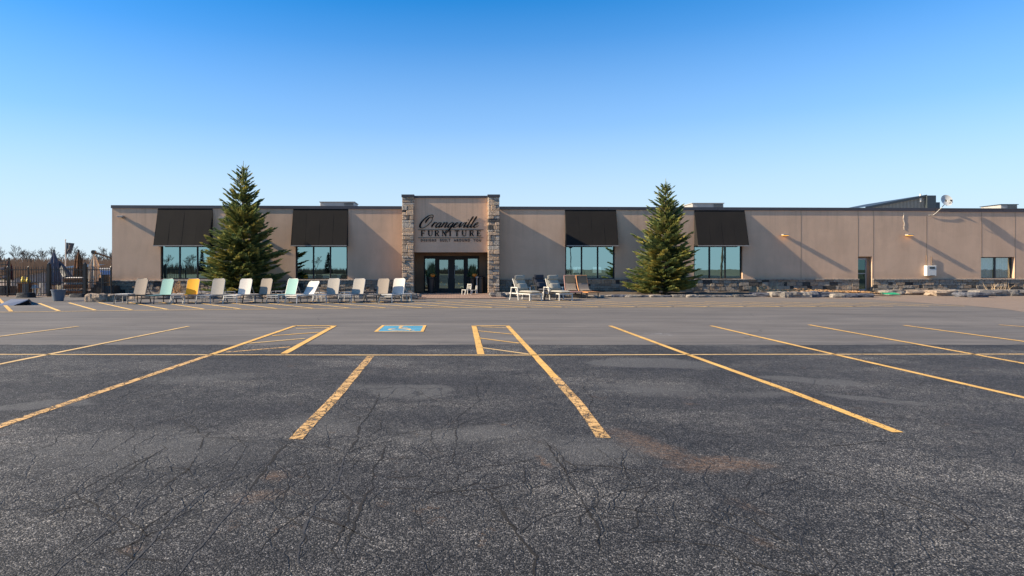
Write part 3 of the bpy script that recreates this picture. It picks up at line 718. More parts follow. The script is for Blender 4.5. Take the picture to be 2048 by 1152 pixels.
# entrance tower
PY = 38.5
pl = [(ax(804, PY), ax(827.5, PY)), (ax(976, PY), ax(999, PY))]
pz = az(394, PY)
for (a, b) in pl:
    st = MB(); z = .035; r = SR
    while z < pz-.04:
        h = r.choice((.15, .2, .26, .32)); 
        if z+h > pz-.12: h = pz-z
        x = a; k = r.choice((1, 2, 2, 3)); cuts = sorted([a, b]+[a+(b-a)*(i+1)/k+r.uniform(-.1, .1) for i in range(k-1)])
        for c0, c1 in zip(cuts, cuts[1:]):
            if h > .3 and r.random() < .5 and c1-c0 > .2:
                hm = z+h*r.uniform(.4, .6)
                for (q0, q1) in ((z, hm), (hm, z+h)):
                    j = r.uniform(0, .045); st.bbox(c0+.006, c1-.006, PY-j, PY+.5, q0+.006, q1-.006, .018, stonecol(r, .62, .05))
            else:
                j = r.uniform(0, .05); st.bbox(c0+.006, c1-.006, PY-j, PY+.5, z+.006, z+h-.006, .02, stonecol(r, .62, .05))
        z += h
    P_ = bchild(st, 'stone_pillar', M['stone'])
    mo = MB(); mo.box(a+.03, b-.03, PY+.03, PY+.49, .03, pz); mo.v = [(p[0], p[1]-F, p[2]) for p in mo.v]; mo.build('pillar_mortar', M['mortar'], P_)
    cp = MB(); cp.box(a-.03, b+.03, PY-.08, PY+.55, pz, pz+.15); bchild(cp, 'pillar_cap', M['fascia'])
PYP = 38.86
xa, xb = pl[0][1], pl[1][0]
zso = az(504.5, PYP); ztw = az(396, PYP)
mb = MB(); mb.box(xa+.001, xb-.001, PYP, PYP+.3, zso, ztw); bchild(mb, 'sign_wall', M['stucco'])
mb = MB(); mb.box(xa+.002, xb-.002, PYP-.05, PYP+.32, ztw, ztw+.14); bchild(mb, 'tower_trim', M['fascia'])
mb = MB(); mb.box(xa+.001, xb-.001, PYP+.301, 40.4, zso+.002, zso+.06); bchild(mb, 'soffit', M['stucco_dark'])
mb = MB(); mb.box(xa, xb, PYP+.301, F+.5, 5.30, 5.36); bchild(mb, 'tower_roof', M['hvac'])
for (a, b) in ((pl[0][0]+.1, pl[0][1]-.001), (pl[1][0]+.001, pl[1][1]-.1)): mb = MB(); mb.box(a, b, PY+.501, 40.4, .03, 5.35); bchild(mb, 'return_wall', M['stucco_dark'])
# door wall
DY = 40.4
dx0, dx1, dzt = ax(848, DY), ax(958, DY), az(512, DY)
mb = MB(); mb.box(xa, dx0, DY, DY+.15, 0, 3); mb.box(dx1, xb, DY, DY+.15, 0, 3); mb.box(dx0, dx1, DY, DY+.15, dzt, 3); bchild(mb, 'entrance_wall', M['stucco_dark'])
ent = MB()
fx = lambda p: ax(p, DY)
yf0, yf1 = DY-.03, DY+.08
for a, b in ((848, 850.3), (870, 877), (898, 908), (929, 936), (955, 958)): ent.box(fx(a), fx(b), yf0, yf1, .036, az(517.5, DY))
ent.box(dx0, dx1, yf0-.002, yf1+.002, az(517.5, DY), dzt)
for a, b in ((850.3, 870), (936, 955)): ent.box(fx(a), fx(b), yf0, yf1, .036, .16)
EN = bchild(ent, 'entrance_frame', M['frame'])
def sub(mb, name, mt, par, **k):
    mb.v = [(p[0], p[1]-F, p[2]) for p in mb.v]; return mb.build(name, mt, par, **k)
for a, b in ((850.3, 870), (936, 955)):
    q = MB(); q.poly([(fx(a), DY+.02, .16), (fx(b), DY+.02, .16), (fx(b), DY+.02, az(517.5, DY)), (fx(a), DY+.02, az(517.5, DY))]); sub(q, 'side_pane', M['glass_door'], EN)
for a, b, hx in ((877, 898, 896.8), (908, 929, 909.2)):
    d = MB(); z0, z1 = .05, az(517.5, DY)-.005; X0, X1 = fx(a)+.01, fx(b)-.01
    d.box(X0, X0+.05, yf0+.01, yf1-.01, z0, z1); d.box(X1-.05, X1, yf0+.01, yf1-.01, z0, z1)
    d.box(X0+.05, X1-.05, yf0+.01, yf1-.01, z0, z0+.25); d.box(X0+.05, X1-.05, yf0+.01, yf1-.01, z1-.07, z1)
    D_ = bchild(d, 'entrance_door', M['frame'])
    q = MB(); q.poly([(X0+.05, DY+.02, z0+.25), (X1-.05, DY+.02, z0+.25), (X1-.05, DY+.02, z1-.07), (X0+.05, DY+.02, z1-.07)]); sub(q, 'door_glass', M['glass_door'], D_)
    q = MB(); q.tube([(fx(hx), DY-.09, .95), (fx(hx), DY-.09, 1.55)], .014, 8); q.bar((fx(hx), DY-.09, 1.0), (fx(hx), DY-.02, 1.0), .02); q.bar((fx(hx), DY-.09, 1.5), (fx(hx), DY-.02, 1.5), .02)
    sub(q, 'door_handle', M['silver'], D_)
q = MB(); q.box(fx(909.5), fx(916), DY-.0, DY+.012, az(540.5, DY), az(531, DY)); n_ = sub(q, 'paper_notice', M['paper'], EN)
q = MB()
for i in range(4): q.box(fx(910.5), fx(915), DY-.003, DY-.001, az(533+i*2, DY)-.01, az(533+i*2, DY)+.01)
# windows
def window(x0, x1, z0, z1, n, gm, reveal=.13, fw=.085):
    y0 = F+reveal; fr = MB(); mw = .09
    fr.box(x0, x0+fw, y0, y0+.08, z0, z1); fr.box(x1-fw, x1, y0, y0+.08, z0, z1)
    fr.box(x0+fw, x1-fw, y0, y0+.08, z0, z0+fw*.7); fr.box(x0+fw, x1-fw, y0, y0+.08, z1-fw, z1)
    w = (x1-x0-2*fw-(n-1)*mw)/n; gl = MB()
    for i in range(n):
        a = x0+fw+i*(w+mw)
        gl.poly([(a, y0+.04, z0+fw*.7), (a+w, y0+.04, z0+fw*.7), (a+w, y0+.04, z1-fw), (a, y0+.04, z1-fw)])
        if i < n-1: fr.box(a+w, a+w+mw, y0-.003, y0+.083, z0+fw*.7, z1-fw)
    W_ = bchild(fr, 'window', M['frame'] if n == 3 else M['charcoal']); sub(gl, 'glass', gm, W_)
    return W_
for w in windows[:4]:
    W_ = window(*w, 3, M['glass'])
    q = MB(); q.box(w[0]-.02, w[1]+.02, F-.05, F+.14, w[2]-.045, w[2]-.001, (.9, .9, .9)); sub(q, 'sill', M['trim'], W_)
W_ = window(*windows[4], 2, M['glass_clear'], .2, .05)
q = MB(); x = windows[4][0]+.06
while x < windows[4][1]-.08:
    if not 1.0 < x-windows[4][0] < 1.12: q.box(x, x+.075, F+.40, F+.41+random.uniform(0, .04), windows[4][2]+.03, windows[4][3]-.04)
    x += .1
sub(q, 'vertical_blind', plain('blind_fabric', (.55, .58, .6), .8), W_)
# side door at the right
dz0, dz1 = door_o[2], door_o[3]
x0, x1 = door_o[0], door_o[1]; xm = bx(1737)
d = MB(); y0 = F+.2
d.box(x0, x0+.05, y0, y0+.06, dz0, dz1-.1); d.box(xm-.06, xm, y0, y0+.06, dz0, dz1-.1); d.box(x0+.05, xm-.06, y0, y0+.06, dz0, dz0+.1); d.box(x0+.05, xm-.06, y0, y0+.06, dz1-.2, dz1-.1)
d.box(x0+.05, xm-.06, y0-.003, y0+.05, bz(548), bz(546)); SD = bchild(d, 'side_door', M['silver'])
q = MB(); q.poly([(x0+.05, y0+.03, dz0+.1), (xm-.06, y0+.03, dz0+.1), (xm-.06, y0+.03, dz1-.2), (x0+.05, y0+.03, dz1-.2)]); sub(q, 'door_glass', M['glass_dark'], SD)
q = MB(); q.tube([(xm-.1, y0-.05, 1.05), (xm-.1, y0-.05, 1.3)], .015, 6); sub(q, 'door_handle', M['silver'], SD)
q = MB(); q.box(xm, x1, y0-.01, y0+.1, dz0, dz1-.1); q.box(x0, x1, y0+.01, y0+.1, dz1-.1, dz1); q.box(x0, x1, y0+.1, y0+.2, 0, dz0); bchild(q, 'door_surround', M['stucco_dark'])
q = MB(); q.box(x0-.02, x1+.02, F-.35, F+.2, .0, dz0-.001); bchild(q, 'door_step', M['rock'])

# ------------------------------------------------------------------ awnings
ADESC = ['leftmost dark brown canvas awning, above the window left of the left spruce', 'dark awning between the left spruce and the entrance, above three teal panes',
         'near-black awning above the first window right of the entrance', 'dark brown awning right of the right spruce, the rightmost of the awnings']
for i, ((t0, t1), lab) in enumerate(zip(((316, 425.5), (586.5, 696.5), (1130, 1232), (1388.5, 1489)), ADESC)):
    x0, x1 = bx(t0), bx(t1); zt = ztop(x0)-.16; zb = az(491, F-.62); p = .62
    A = empty('window_awning', ((x0+x1)/2, F, zb), 0, lab, 'awning', 'dark canvas awnings over the windows')
    W2 = (x1-x0)/2; H = zt-zb
    c = MB(); ns = 1
    for s in range(ns):                                                  # canvas in seamed strips, slightly sagging
        a = -W2+2*W2*s/ns; b = -W2+2*W2*(s+1)/ns
        def fn(u, v, a=a, b=b): 
            xx = a+(b-a)*u; return (xx, -.012-p*(1-v)+.003*math.sin(math.pi*u)*math.sin(math.pi*v)+.006*noise.noise(Vector((xx*1.5, v*2, i))), H*v)
        c.sheet(fn, 16, 8)
    c.poly([(-W2, -.012-p, 0), (-W2, -.012, H), (-W2, -.001, H), (-W2, -.001, 0)]); c.poly([(W2, -.012, H), (W2, -.012-p, 0), (W2, -.001, 0), (W2, -.001, H)])
    c.build('canvas', M['awning'], A)
    t = MB(); t.box(-W2-.01, W2+.01, -p-.035, -p-.014, -.045, .012); t.build('front_rail', M['trim'], A)
    t = MB()
    for s in range(5): 
        xx = -W2+2*W2*s/4*.98+.02; t.tube([(xx, -p-.012, .01), (xx, -.013, H-.02)], .003, 4)
    t.build('seam', M['awning'], A)
    t = MB(); t.box(-W2+.02, W2-.02, -p+.01, -.02, .0, .01); t.build('underside', M['awning'], A)

# ------------------------------------------------------------------ sign
SG = empty('store_sign', (0, PYP, 0), 0, 'raised black lettering sign on the stucco panel above the entrance', 'sign')
SY = -.045
def sx_(px): return ax(px, PYP)
def sz_(py): return az(py, PYP)
def catmull(pts, n=8):
    P_ = [Vector(p) for p in pts]; P_ = [P_[0]*2-P_[1]]+P_+[P_[-1]*2-P_[-2]]; out = []
    for i in range(1, len(P_)-2):
        for k in range(n):
            t = k/n; a, b, c_, d_ = P_[i-1:i+3]
            out.append(.5*((2*b)+(c_-a)*t+(2*a-5*b+4*c_-d_)*t*t+(3*b-a-3*c_+d_)*t**3))
    out.append(P_[-2]); return out
def brush(mb, pts, tf, y0=SY, wmin=.030, wmax=.10):
    path = [tf(p) for p in catmull(pts)]
    L = []
    for i, p in enumerate(path):
        d = (path[min(i+1, len(path)-1)]-path[max(i-1, 0)])
        if d.length < 1e-6: continue
        d.normalize(); dn = abs(d.y) if d.y < 0 else 0
        w = wmin+(wmax-wmin)*dn**2.0*min(1, min(i, len(path)-1-i)/4)
        n_ = Vector((-d.y, d.x))
        L.append((p+n_*w/2, p-n_*w/2))
    for (a, b), (c_, d_) in zip(L, L[1:]):
        f = [(q.x, y0, q.y) for q in (a, b, d_, c_)]; bk = [(q[0], y0+.03, q[2]) for q in f]
        mb.poly(f); mb.poly([f[0], f[3], bk[3], bk[0]]); mb.poly([f[1], f[2], bk[2], bk[1]])
LET = {
 'O': (2.0, [[(1.45, 1.95), (1.5, 2.25), (1.2, 2.5), (.65, 2.35), (.15, 1.75), (-.12, .95), (.0, .2), (.45, -.12), (1.0, .12), (1.45, .8), (1.6, 1.5), (1.35, 2.0), (.95, 2.0), (.68, 1.5), (.62, .9)]]),
 'r': (.82, [[(-.05, .35), (.2, .9), (.3, 1.0), (.22, .5), (.15, 0)], [(.2, .45), (.38, .8), (.58, 1.0), (.74, .88)]]),
 'a': (1.05, [[(.72, .85), (.5, 1.0), (.2, .8), (.04, .35), (.18, 0), (.42, .12), (.66, .55), (.78, .95)], [(.78, .98), (.68, .45), (.66, .08), (.82, .02), (1.05, .35)]]),
 'n': (1.15, [[(.0, .35), (.16, .92), (.2, .98), (.14, .5), (.08, 0)], [(.1, .3), (.35, .8), (.6, 1.0), (.74, .85), (.68, .4), (.70, .06), (.86, .03), (1.15, .35)]]),
 'g': (1.02, [[(.72, .85), (.5, 1.0), (.2, .8), (.04, .35), (.18, 0), (.42, .12), (.66, .55), (.78, .95)], [(.80, 1.0), (.72, .4), (.62, -.35), (.42, -.95), (.12, -1.05), (.14, -.7), (.5, -.3), (1.02, .3)]]),
 'e': (.86, [[(.0, .35), (.3, .5), (.56, .75), (.5, .98), (.28, .92), (.08, .5), (.14, .08), (.4, 0), (.86, .38)]]),
 'v': (.98, [[(.0, .4), (.14, .9), (.24, .95), (.26, .5), (.34, .02), (.6, .35), (.78, .85), (.86, 1.0), (.98, .86)]]),
 'i': (.58, [[(-.02, .3), (.16, .95), (.2, 1.0), (.13, .45), (.16, .05), (.3, .02), (.58, .35)]]),
 'l': (.62, [[(.0, .3), (.3, 1.2), (.42, 2.0), (.30, 2.15), (.2, 1.5), (.14, .5), (.17, .05), (.34, .02), (.62, .35)]]),
}
word = "Orangeville"; tot = sum(LET[c][0] for c in word)
sg = MB(); x = 0; xh = sz_(445)-sz_(455); Xs = sx_(843); k = (sx_(959)-Xs)/tot; zb = sz_(455)
for ch in word:
    adv, strokes = LET[ch]
    for st in strokes:
        tf = lambda p, x=x: Vector((Xs+k*(x+p.x)+.50*xh*p.y-.12, zb+xh*p.y))
        brush(sg, st, tf, wmax=(.13 if ch == 'O' else .10))
    if ch == 'i':
        cxx, czz = Xs+k*(x+.2)+.5*xh*1.55-.09, zb+xh*1.5
        sg.poly([(cxx+.035*math.cos(t*.785), SY, czz+.035*math.sin(t*.785)) for t in range(8)])
    x += adv
sg.build('script_lettering', M['letter'], SG)
# serif capitals
sg = MB(); z0, z1 = sz_(472.5), sz_(461); H = z1-z0
def bar2(ax0, ay0, ax1, ay1, w, ox, s):
    a = Vector((ax0, ay0)); b = Vector((ax1, ay1)); d = (b-a).normalized(); n_ = Vector((-d.y, d.x))*w/2
    f = [(ox+q.x*s, SY, z0+q.y*H) for q in (a+n_, a-n_, b-n_, b+n_)]; bk = [(q[0], SY+.03, q[2]) for q in f]
    sg.poly(f)
    for i in range(4): sg.poly([f[i], f[(i+1) % 4], bk[(i+1) % 4], bk[i]])
TK, TN = .24, .10
CAP = {
 'F': [(.2,0,.2,1,TK),(.05,.03,.36,.03,.06),(.05,.97,.75,.97,.07),(.75,.99,.75,.78,.05),(.2,.52,.6,.52,.07),(.6,.62,.6,.42,.05)],
 'U': [(.15,1,.15,.3,TK),(.0,.97,.32,.97,.06),(.15,.32,.25,.08,.15),(.22,.1,.45,.03,.11),(.45,.03,.66,.12,.08),(.66,.12,.72,.35,TN),(.72,.3,.72,1,TN),(.6,.97,.85,.97,.06)],
 'R': [(.18,0,.18,1,TK),(.04,.03,.34,.03,.06),(.04,.97,.55,.97,.07),(.53,.97,.68,.82,.12),(.68,.84,.68,.66,.15),(.68,.68,.52,.53,.12),(.2,.52,.55,.52,.07),(.42,.52,.72,.04,.17),(.68,.03,.86,.03,.06)],
 'N': [(.14,0,.14,1,TN),(.03,.03,.28,.03,.06),(.02,.97,.22,.97,.06),(.14,1,.76,0,.19),(.78,0,.78,1,TN),(.66,.97,.9,.97,.06)],
 'I': [(.2,0,.2,1,TK),(.04,.03,.36,.03,.06),(.04,.97,.36,.97,.06)],
 'T': [(.4,0,.4,1,TK),(.24,.03,.56,.03,.06),(.05,.97,.75,.97,.07),(.05,.99,.05,.76,.05),(.75,.99,.75,.76,.05)],
 'E': [(.2,0,.2,1,TK),(.05,.03,.76,.03,.07),(.05,.97,.72,.97,.07),(.72,.99,.72,.78,.05),(.78,.02,.74,.25,.05),(.2,.52,.58,.52,.07),(.58,.62,.58,.42,.05)]}
xc = [843, 857.5, 870.5, 885, 899.5, 911, 925, 940, 954.5]
for ch, px in zip("FURNITURE", xc):
    ox = sx_(px-1.5); sg = MB()
    for st in CAP[ch]: bar2(*st, ox, H*.98)
    sg.build('capital_letter', M['letter'], SG)
for py in (459.6, 475.6):
    q = MB(); z = sz_(py); q.box(sx_(836), sx_(967), SY, SY+.03, z-.014, z+.014); q.build('rule_line', M['wire'], SG)
cu = bpy.data.curves.new('tagline', 'FONT'); cu.body = 'DESIGNS  BUILT  AROUND  YOU'; cu.size = .21; cu.space_character = 1.45; cu.extrude = .01; cu.offset = .006
to = bpy.data.objects.new('tagline', cu); COL.objects.link(to); cu.materials.append(M['tagletter'])
bpy.context.view_layer.update()
wd = to.dimensions.x; hh = to.dimensions.y
to.parent = SG; to.rotation_euler = (R(90), 0, 0); to.location = (sx_(841.5), SY+.01, sz_(483))
to.scale = ((sx_(962)-sx_(841.5))/wd, (sz_(478)-sz_(483))/hh*1.05, 1)
me = bpy.data.meshes.new_from_object(to.evaluated_get(bpy.context.evaluated_depsgraph_get()))
tm = bpy.data.objects.new('tagline', me); COL.objects.link(tm); tm.parent = SG; tm.rotation_euler = to.rotation_euler; tm.location = to.location; tm.scale = to.scale
bpy.data.objects.remove(to, do_unlink=True); tm.name = 'tagline'

# ------------------------------------------------------------------ wall lamps, meter, cables, dish
def wall_lamp(px, py, lab, lit):
    x, z = bx(px), bz(py)
    L = empty('wall_lamp', (x, F, z), 0, lab, 'wall lamp', 'wall lamps along the facade')
    q = MB(); q.bbox(-.19, .19, -.36, -.06, -.03, .05, .012); q.build('lamp_head', M['trim'], L)
    q = MB(); q.box(-.07, .07, -.06, -.001, -.07, .07); q.build('wall_bracket', M['charcoal'], L)
    q = MB(); q.box(-.16, .16, -.34, -.08, -.055, -.031); q.build('lens', M['amber'] if lit else M['white_box'], L)
wall_lamp(245, 433.5, 'pale wall lamp near the left end of the store, left of all awnings', False)
wall_lamp(448, 436, 'wall lamp behind the left spruce', False)
wall_lamp(1567, 470, 'lit amber wall lamp right of the rightmost awning, left of the side door', True)
wall_lamp(1814, 470, 'lit amber wall lamp right of the side door, under a squiggly cable', True)
x0, x1, z0, z1 = bx(1847.5), bx(1867), bz(552), bz(531)
E = empty('meter_box', ((x0+x1)/2, F, z0), 0, 'cream electrical meter box with two conduits on the right wall', 'meter box'); w = (x1-x0)/2
q = MB(); q.bbox(-w, w, -.26, -.001, 0, z1-z0, .02); q.build('box_body', M['white_box'], E)
q = MB(); q.box(-w+.17, w-.12, -.272, -.262, (z1-z0)-.21, (z1-z0)-.09); q.build('meter_window', M['dark_glassy'], E)
q = MB(); q.box(-w+.2, w-.12, -.285, -.261, .03, .05); q.build('latch', M['charcoal'], E)
for dx, top in ((-.16, bz(510)), (.16, bz(513))):
    q = MB(); q.tube([(dx, -.05, z1-z0), (dx, -.05, top-z0)], .02, 6); q.build('conduit', M['stucco_dark'], E)
q = MB(); pts = [ap(1806.5+.9*math.sin(i*1.1)+(i*.2), 425+i*3.1, F-.015) for i in range(12)]; q.tube(pts, .012, 5)
tag(q.build('loose_cable', M['cable']), 'pale squiggly cable hanging on the wall above the rightmost lit lamp', 'cable')
q = MB(); q.tube([ap(1857, 430, F-.03), ap(1866, 430.5, F-.05), ap(1876, 422, F-.1), ap(1884, 414, F-.12)], .016, 5)
tag(q.build('dish_cable', M['cable']), 'pale cable running down from the satellite dish onto the wall', 'cable')
# dish
D = empty('satellite_dish', (bx(1883), F-.05, ztop(bx(1883))), 0, 'grey round satellite dish on the roof edge at right', 'satellite dish')
def loc_(px, py, dy=0): p = ap(px, py, F-.05+dy); return Vector((p.x-D.location.x, dy, p.z-D.location.z))
nrm = Vector((-.06, -.95, .3)).normalized(); cc = loc_(1892, 401.5, -.2)
q = MB(); u = nrm.cross(Vector((0, 0, 1))).normalized(); vv = u.cross(nrm); rings = []
for i in range(7):
    r_ = .37*i/6; rings.append([q.vert(cc+u*math.cos(t*math.pi/12)*r_*.95+vv*math.sin(t*math.pi/12)*r_+nrm*(r_*r_*.6)) for t in range(24)])
for a, b in zip(rings[1:], rings[2:]):
    for t in range(24): q.face([a[t], a[(t+1)%24], b[(t+1)%24], b[t]])
q.face(rings[1]); q.build('dish_bowl', M['dish'], D, smooth=True)
q = MB(); q.bar(loc_(1883, 415, 0), loc_(1891, 407, -.12), .04); q.build('mast', M['charcoal'], D)
lnb = loc_(1905, 401, -.42); q = MB(); q.bar(loc_(1892, 412, -.18), lnb, .025); q.tube([lnb, lnb-nrm*.02+Vector((-.10, .05, .03))], .045, 8); q.build('feed_arm', M['charcoal'], D)
# roof units
def roof_unit(p0, p1, py, Y, lab, vent):
    x0, x1 = ax(p0, Y), ax(p1, Y); z1 = az(py, Y)
    o = empty('roof_unit', ((x0+x1)/2, Y, 5.3), 0, lab, 'rooftop unit', 'rooftop air units')
    w = (x1-x0)/2; q = MB(); q.bbox(-w, w, -.9, .9, 0, z1-5.3, .03); q.build('unit_casing', M['hvac'], o)
    q = MB()
    for i in range(7): q.box(w-.75, w-.08, -.93, -.901, z1-5.3-.12-i*.1, z1-5.3-.07-i*.1)
    q.build('louvre', M['charcoal'], o)
    q = MB(); q.box(-w-.05, w+.05, -.95, .95, z1-5.3, z1-5.3+.05); q.build('lid', M['roof_dark'] if vent else M['hvac'], o)
roof_unit(645, 712, 407, 48, 'long low grey rooftop unit left of the entrance tower', False)
roof_unit(1376, 1437, 409.5, 48, 'low grey rooftop unit above the rightmost awning', False)
roof_unit(1981, 2014, 412, 48, 'low rooftop unit with dark lid at the far right', True)
# clad building behind the roof
Y = 62; B = empty('metal_clad_building', (ax(1800, Y), Y, 0), 0, 'ribbed metal building with sloping roof rising behind the store roof at right', 'building')
def b2(px, py): p = ap(px, py, Y); return (p.x-B.location.x, p.z)
P1, P2, P3 = b2(1730, 418), b2(1852, 394), b2(1858, 394)
q = MB(); n = 44
for i in range(n):
    t0, t1 = i/n, (i+1)/n; xa_, xb_ = P1[0]+(P2[0]-P1[0])*t0, P1[0]+(P2[0]-P1[0])*t1; za, zb_ = P1[1]+(P2[1]-P1[1])*t0, P1[1]+(P2[1]-P1[1])*t1
    xm_ = xa_+(xb_-xa_)*.7; zm = za+(zb_-za)*.7
    q.poly([(xa_, 0, 0), (xm_, 0, 0), (xm_, 0, zm), (xa_, 0, za)]); q.poly([(xm_, 0, 0), (xb_, .06, 0), (xb_, .06, zb_), (xm_, 0, zm)]); 
q.build('clad_wall', M['metal_clad'], B)
q = MB(); 
for (a, b, dz) in ((P1, P2, .12),):
    q.poly([(a[0], -.15, a[1]), (b[0], -.15, b[1]), (b[0], -.15, b[1]+.22), (a[0], -.15, a[1]+.22)]); q.poly([(a[0], -.15, a[1]+.22), (b[0], -.15, b[1]+.22), (b[0], 9, b[1]+.22), (a[0], 9, a[1]+.22)])
    q.poly([(a[0], -.15, a[1]), (a[0], .1, a[1]), (b[0], .1, b[1]), (b[0], -.15, b[1])])
q.build('sloping_roof', M['roof_dark'], B)
e0, e1, e2 = b2(1850, 391.5), b2(1867.5, 391.5), b2(1876, 405)
q = MB(); q.box(e0[0], e1[0], -.3, 9, 0, e0[1]); q.box(e1[0]+.002, e2[0], -.25, 8, 0, e2[1]); q.build('end_wall', M['roof_dark'], B)
pv = b2(1840, 388); q = MB(); q.tube([(pv[0], -.05, P2[1]-.5), (pv[0], -.05, pv[1])], .09, 10); q.build('vent_pipe', M['white'], B)

# ------------------------------------------------------------------ rocks and beds
def rock(r, sx, sy, sz, base, seed):
    import bmesh
    bm = bmesh.new(); bmesh.ops.create_cube(bm, size=1); bmesh.ops.subdivide_edges(bm, edges=bm.edges[:], cuts=4, use_grid_fill=True)
    for v in bm.verts:
        p = v.co.copy(); n_ = p.normalized()
        p = p*.62+n_*.30
        o_ = noise.noise(p*2.3+Vector((seed*3.1, 0, 0)))*.16+noise.noise(p*6+Vector((0, seed*1.7, 0)))*.07
        p += n_*o_
        v.co = Vector((p.x*sx*1.12, p.y*sy*1.12, (p.z+.42)*sz*1.12))
        if v.co.z < -.04: v.co.z = -.04
    me = bpy.data.meshes.new('boulder'); bm.to_mesh(me); bm.free()
    ca = me.color_attributes.new('Col', 'FLOAT_COLOR', 'CORNER'); k = r.uniform(.85, 1.15)
    buf = [base[0]*k, base[1]*k, base[2]*k, 1.0]*len(me.loops); ca.data.foreach_set('color', buf)
    me.materials.append(M['rock']); return me
RR = random.Random(21)
ORD = ['first','second','third','fourth','fifth','sixth','seventh','eighth','ninth','tenth','eleventh','twelfth','thirteenth','fourteenth','fifteenth','sixteenth','seventeenth','eighteenth','nineteenth','twentieth','twenty-first','twenty-second','twenty-third','twenty-fourth']
SAND = (.33, .25, .18); GREY = (.17, .155, .14); BLUE = (.10, .105, .125); PALE = (.28, .245, .205)
def rock_row(items, where, group, frm):
    for i, (p0, p1, yt, yb, col) in enumerate(items):
        a = gp(p0, yb); b = gp(p1, yb); Y = a.y; w = b.x-a.x; h = CZ-(yt-HY)*Y/FP+(.05 if 'side door' in where else 0)
        h = max(h, .07); dep = max(.35, min(.75, w*.7))
        o = bpy.data.objects.new('boulder', rock(RR, w, dep, h, col, RR.random()*50)); COL.objects.link(o)
        o.location = ((a.x+b.x)/2, Y+dep/2, 0); o.rotation_euler = (0, 0, RR.uniform(-.12, .12))
        tone = {SAND: 'sandy', GREY: 'grey', BLUE: 'blue-grey', PALE: 'pale'}[col]
        tag(o, f'{tone} rock {where}, {ORD[i]} from {frm}', 'rock', group)
rock_row([(170, 187, 589, 604, SAND), (186, 206, 589.5, 604, SAND), (205, 224, 590, 603, SAND), (222, 244, 591, 602, GREY)], 'in the blocky wall beside the fence', 'rocks by the fence', 'the left')
its = []; x = 262
while x < 800:
    w = RR.uniform(24, 44); its.append((x, x+w, RR.uniform(587.5, 590), RR.uniform(596.5, 598.5), RR.choice((SAND, GREY, PALE)))); x += w+RR.uniform(0, 6)
rock_row(its[:24], 'behind the row of loungers', 'rocks behind the loungers', 'the left')
rock_row([(808, 831, 588, 599, GREY)], 'at the foot of the left entrance pillar', 'rocks by the entrance', 'the left')
rock_row([(983, 1004, 586.5, 595, GREY), (1005, 1020, 586, 594.5, PALE), (1021, 1036, 586, 594, SAND), (1037, 1062, 586.5, 594.5, PALE), (1064, 1090, 588, 595, GREY), (1091, 1118, 588, 595, PALE), (1119, 1142, 588, 595, GREY), (1143, 1166, 589, 595, PALE)],
         'edging the bed right of the entrance', 'rocks right of the entrance', 'the pillar')
its = []; x = 1167
while x < 1508:
    w = RR.uniform(15, 27); its.append((x, x+w, RR.uniform(589.6, 591), RR.uniform(593.8, 594.8), RR.choice((PALE, GREY, BLUE)))); x += w+RR.uniform(-1, 3)
rock_row(its[:24], 'in the low kerb under the right spruce', 'low rocks under the right spruce', 'the left')
rock_row([(1512, 1546, 588, 593.5, BLUE), (1546, 1572, 586.5, 594, PALE), (1570, 1586, 587, 595.5, GREY), (1585, 1604, 587, 595.5, GREY), (1603, 1622, 587, 595.5, PALE), (1621, 1642, 586.5, 595, BLUE), (1642, 1668, 587.5, 595, BLUE), (1667, 1690, 590, 595.5, PALE), (1688, 1712, 590, 595.5, BLUE), (1711, 1744, 589.5, 595, BLUE)],
         'edging the mulch bed left of the side door', 'rocks left of the side door', 'the left')
rock_row([(1778, 1812, 583, 590, PALE), (1813, 1870, 583, 590, SAND), (1872, 1912, 583.5, 592, SAND), (1908, 1940, 583, 591, PALE), (1928, 1960, 588, 594.5, BLUE), (1945, 1976, 588.5, 595, BLUE), (1960, 1998, 583, 592.5, GREY), (1996, 2020, 583, 592, GREY), (2018, 2042, 583, 592, GREY), (2040, 2075, 583, 592, GREY), (2074, 2110, 583, 592, GREY)],
         'edging the bed right of the side door', 'rocks right of the side door', 'the door')
def bed(poly, name, mt, seed, z=.16, amp=.06):
    # low mound filling the polygon strip between front px edge and the wall
    q = MB(); (p0, p1, yf) = poly; a, b = gp(p0, yf), gp(p1, yf); n = max(6, int((b.x-a.x)/.35)); Y0 = a.y+.15; mrows = 9
    def fn(u, v):
        X = a.x+(b.x-a.x)*u; Yv = Y0+(F-.11-Y0)*v; e_ = min(1, v*5, u*n*.5, (1-u)*n*.5)
        return (X, Yv, -.02+z*e_*.9+amp*noise.noise(Vector((X*1.2, Yv*1.5, seed)))*e_)
    q.sheet(fn, n, mrows); o = q.build(name, mt, smooth=True); return tag(o, kind='structure')
bed((172, 806, 598), 'planting_bed', M['soil'], 1, .17); bed((984, 1712, 594), 'planting_bed', M['soil'], 2, .14); bed((1760, 2300, 589), 'planting_bed', M['soil'], 3, .22)
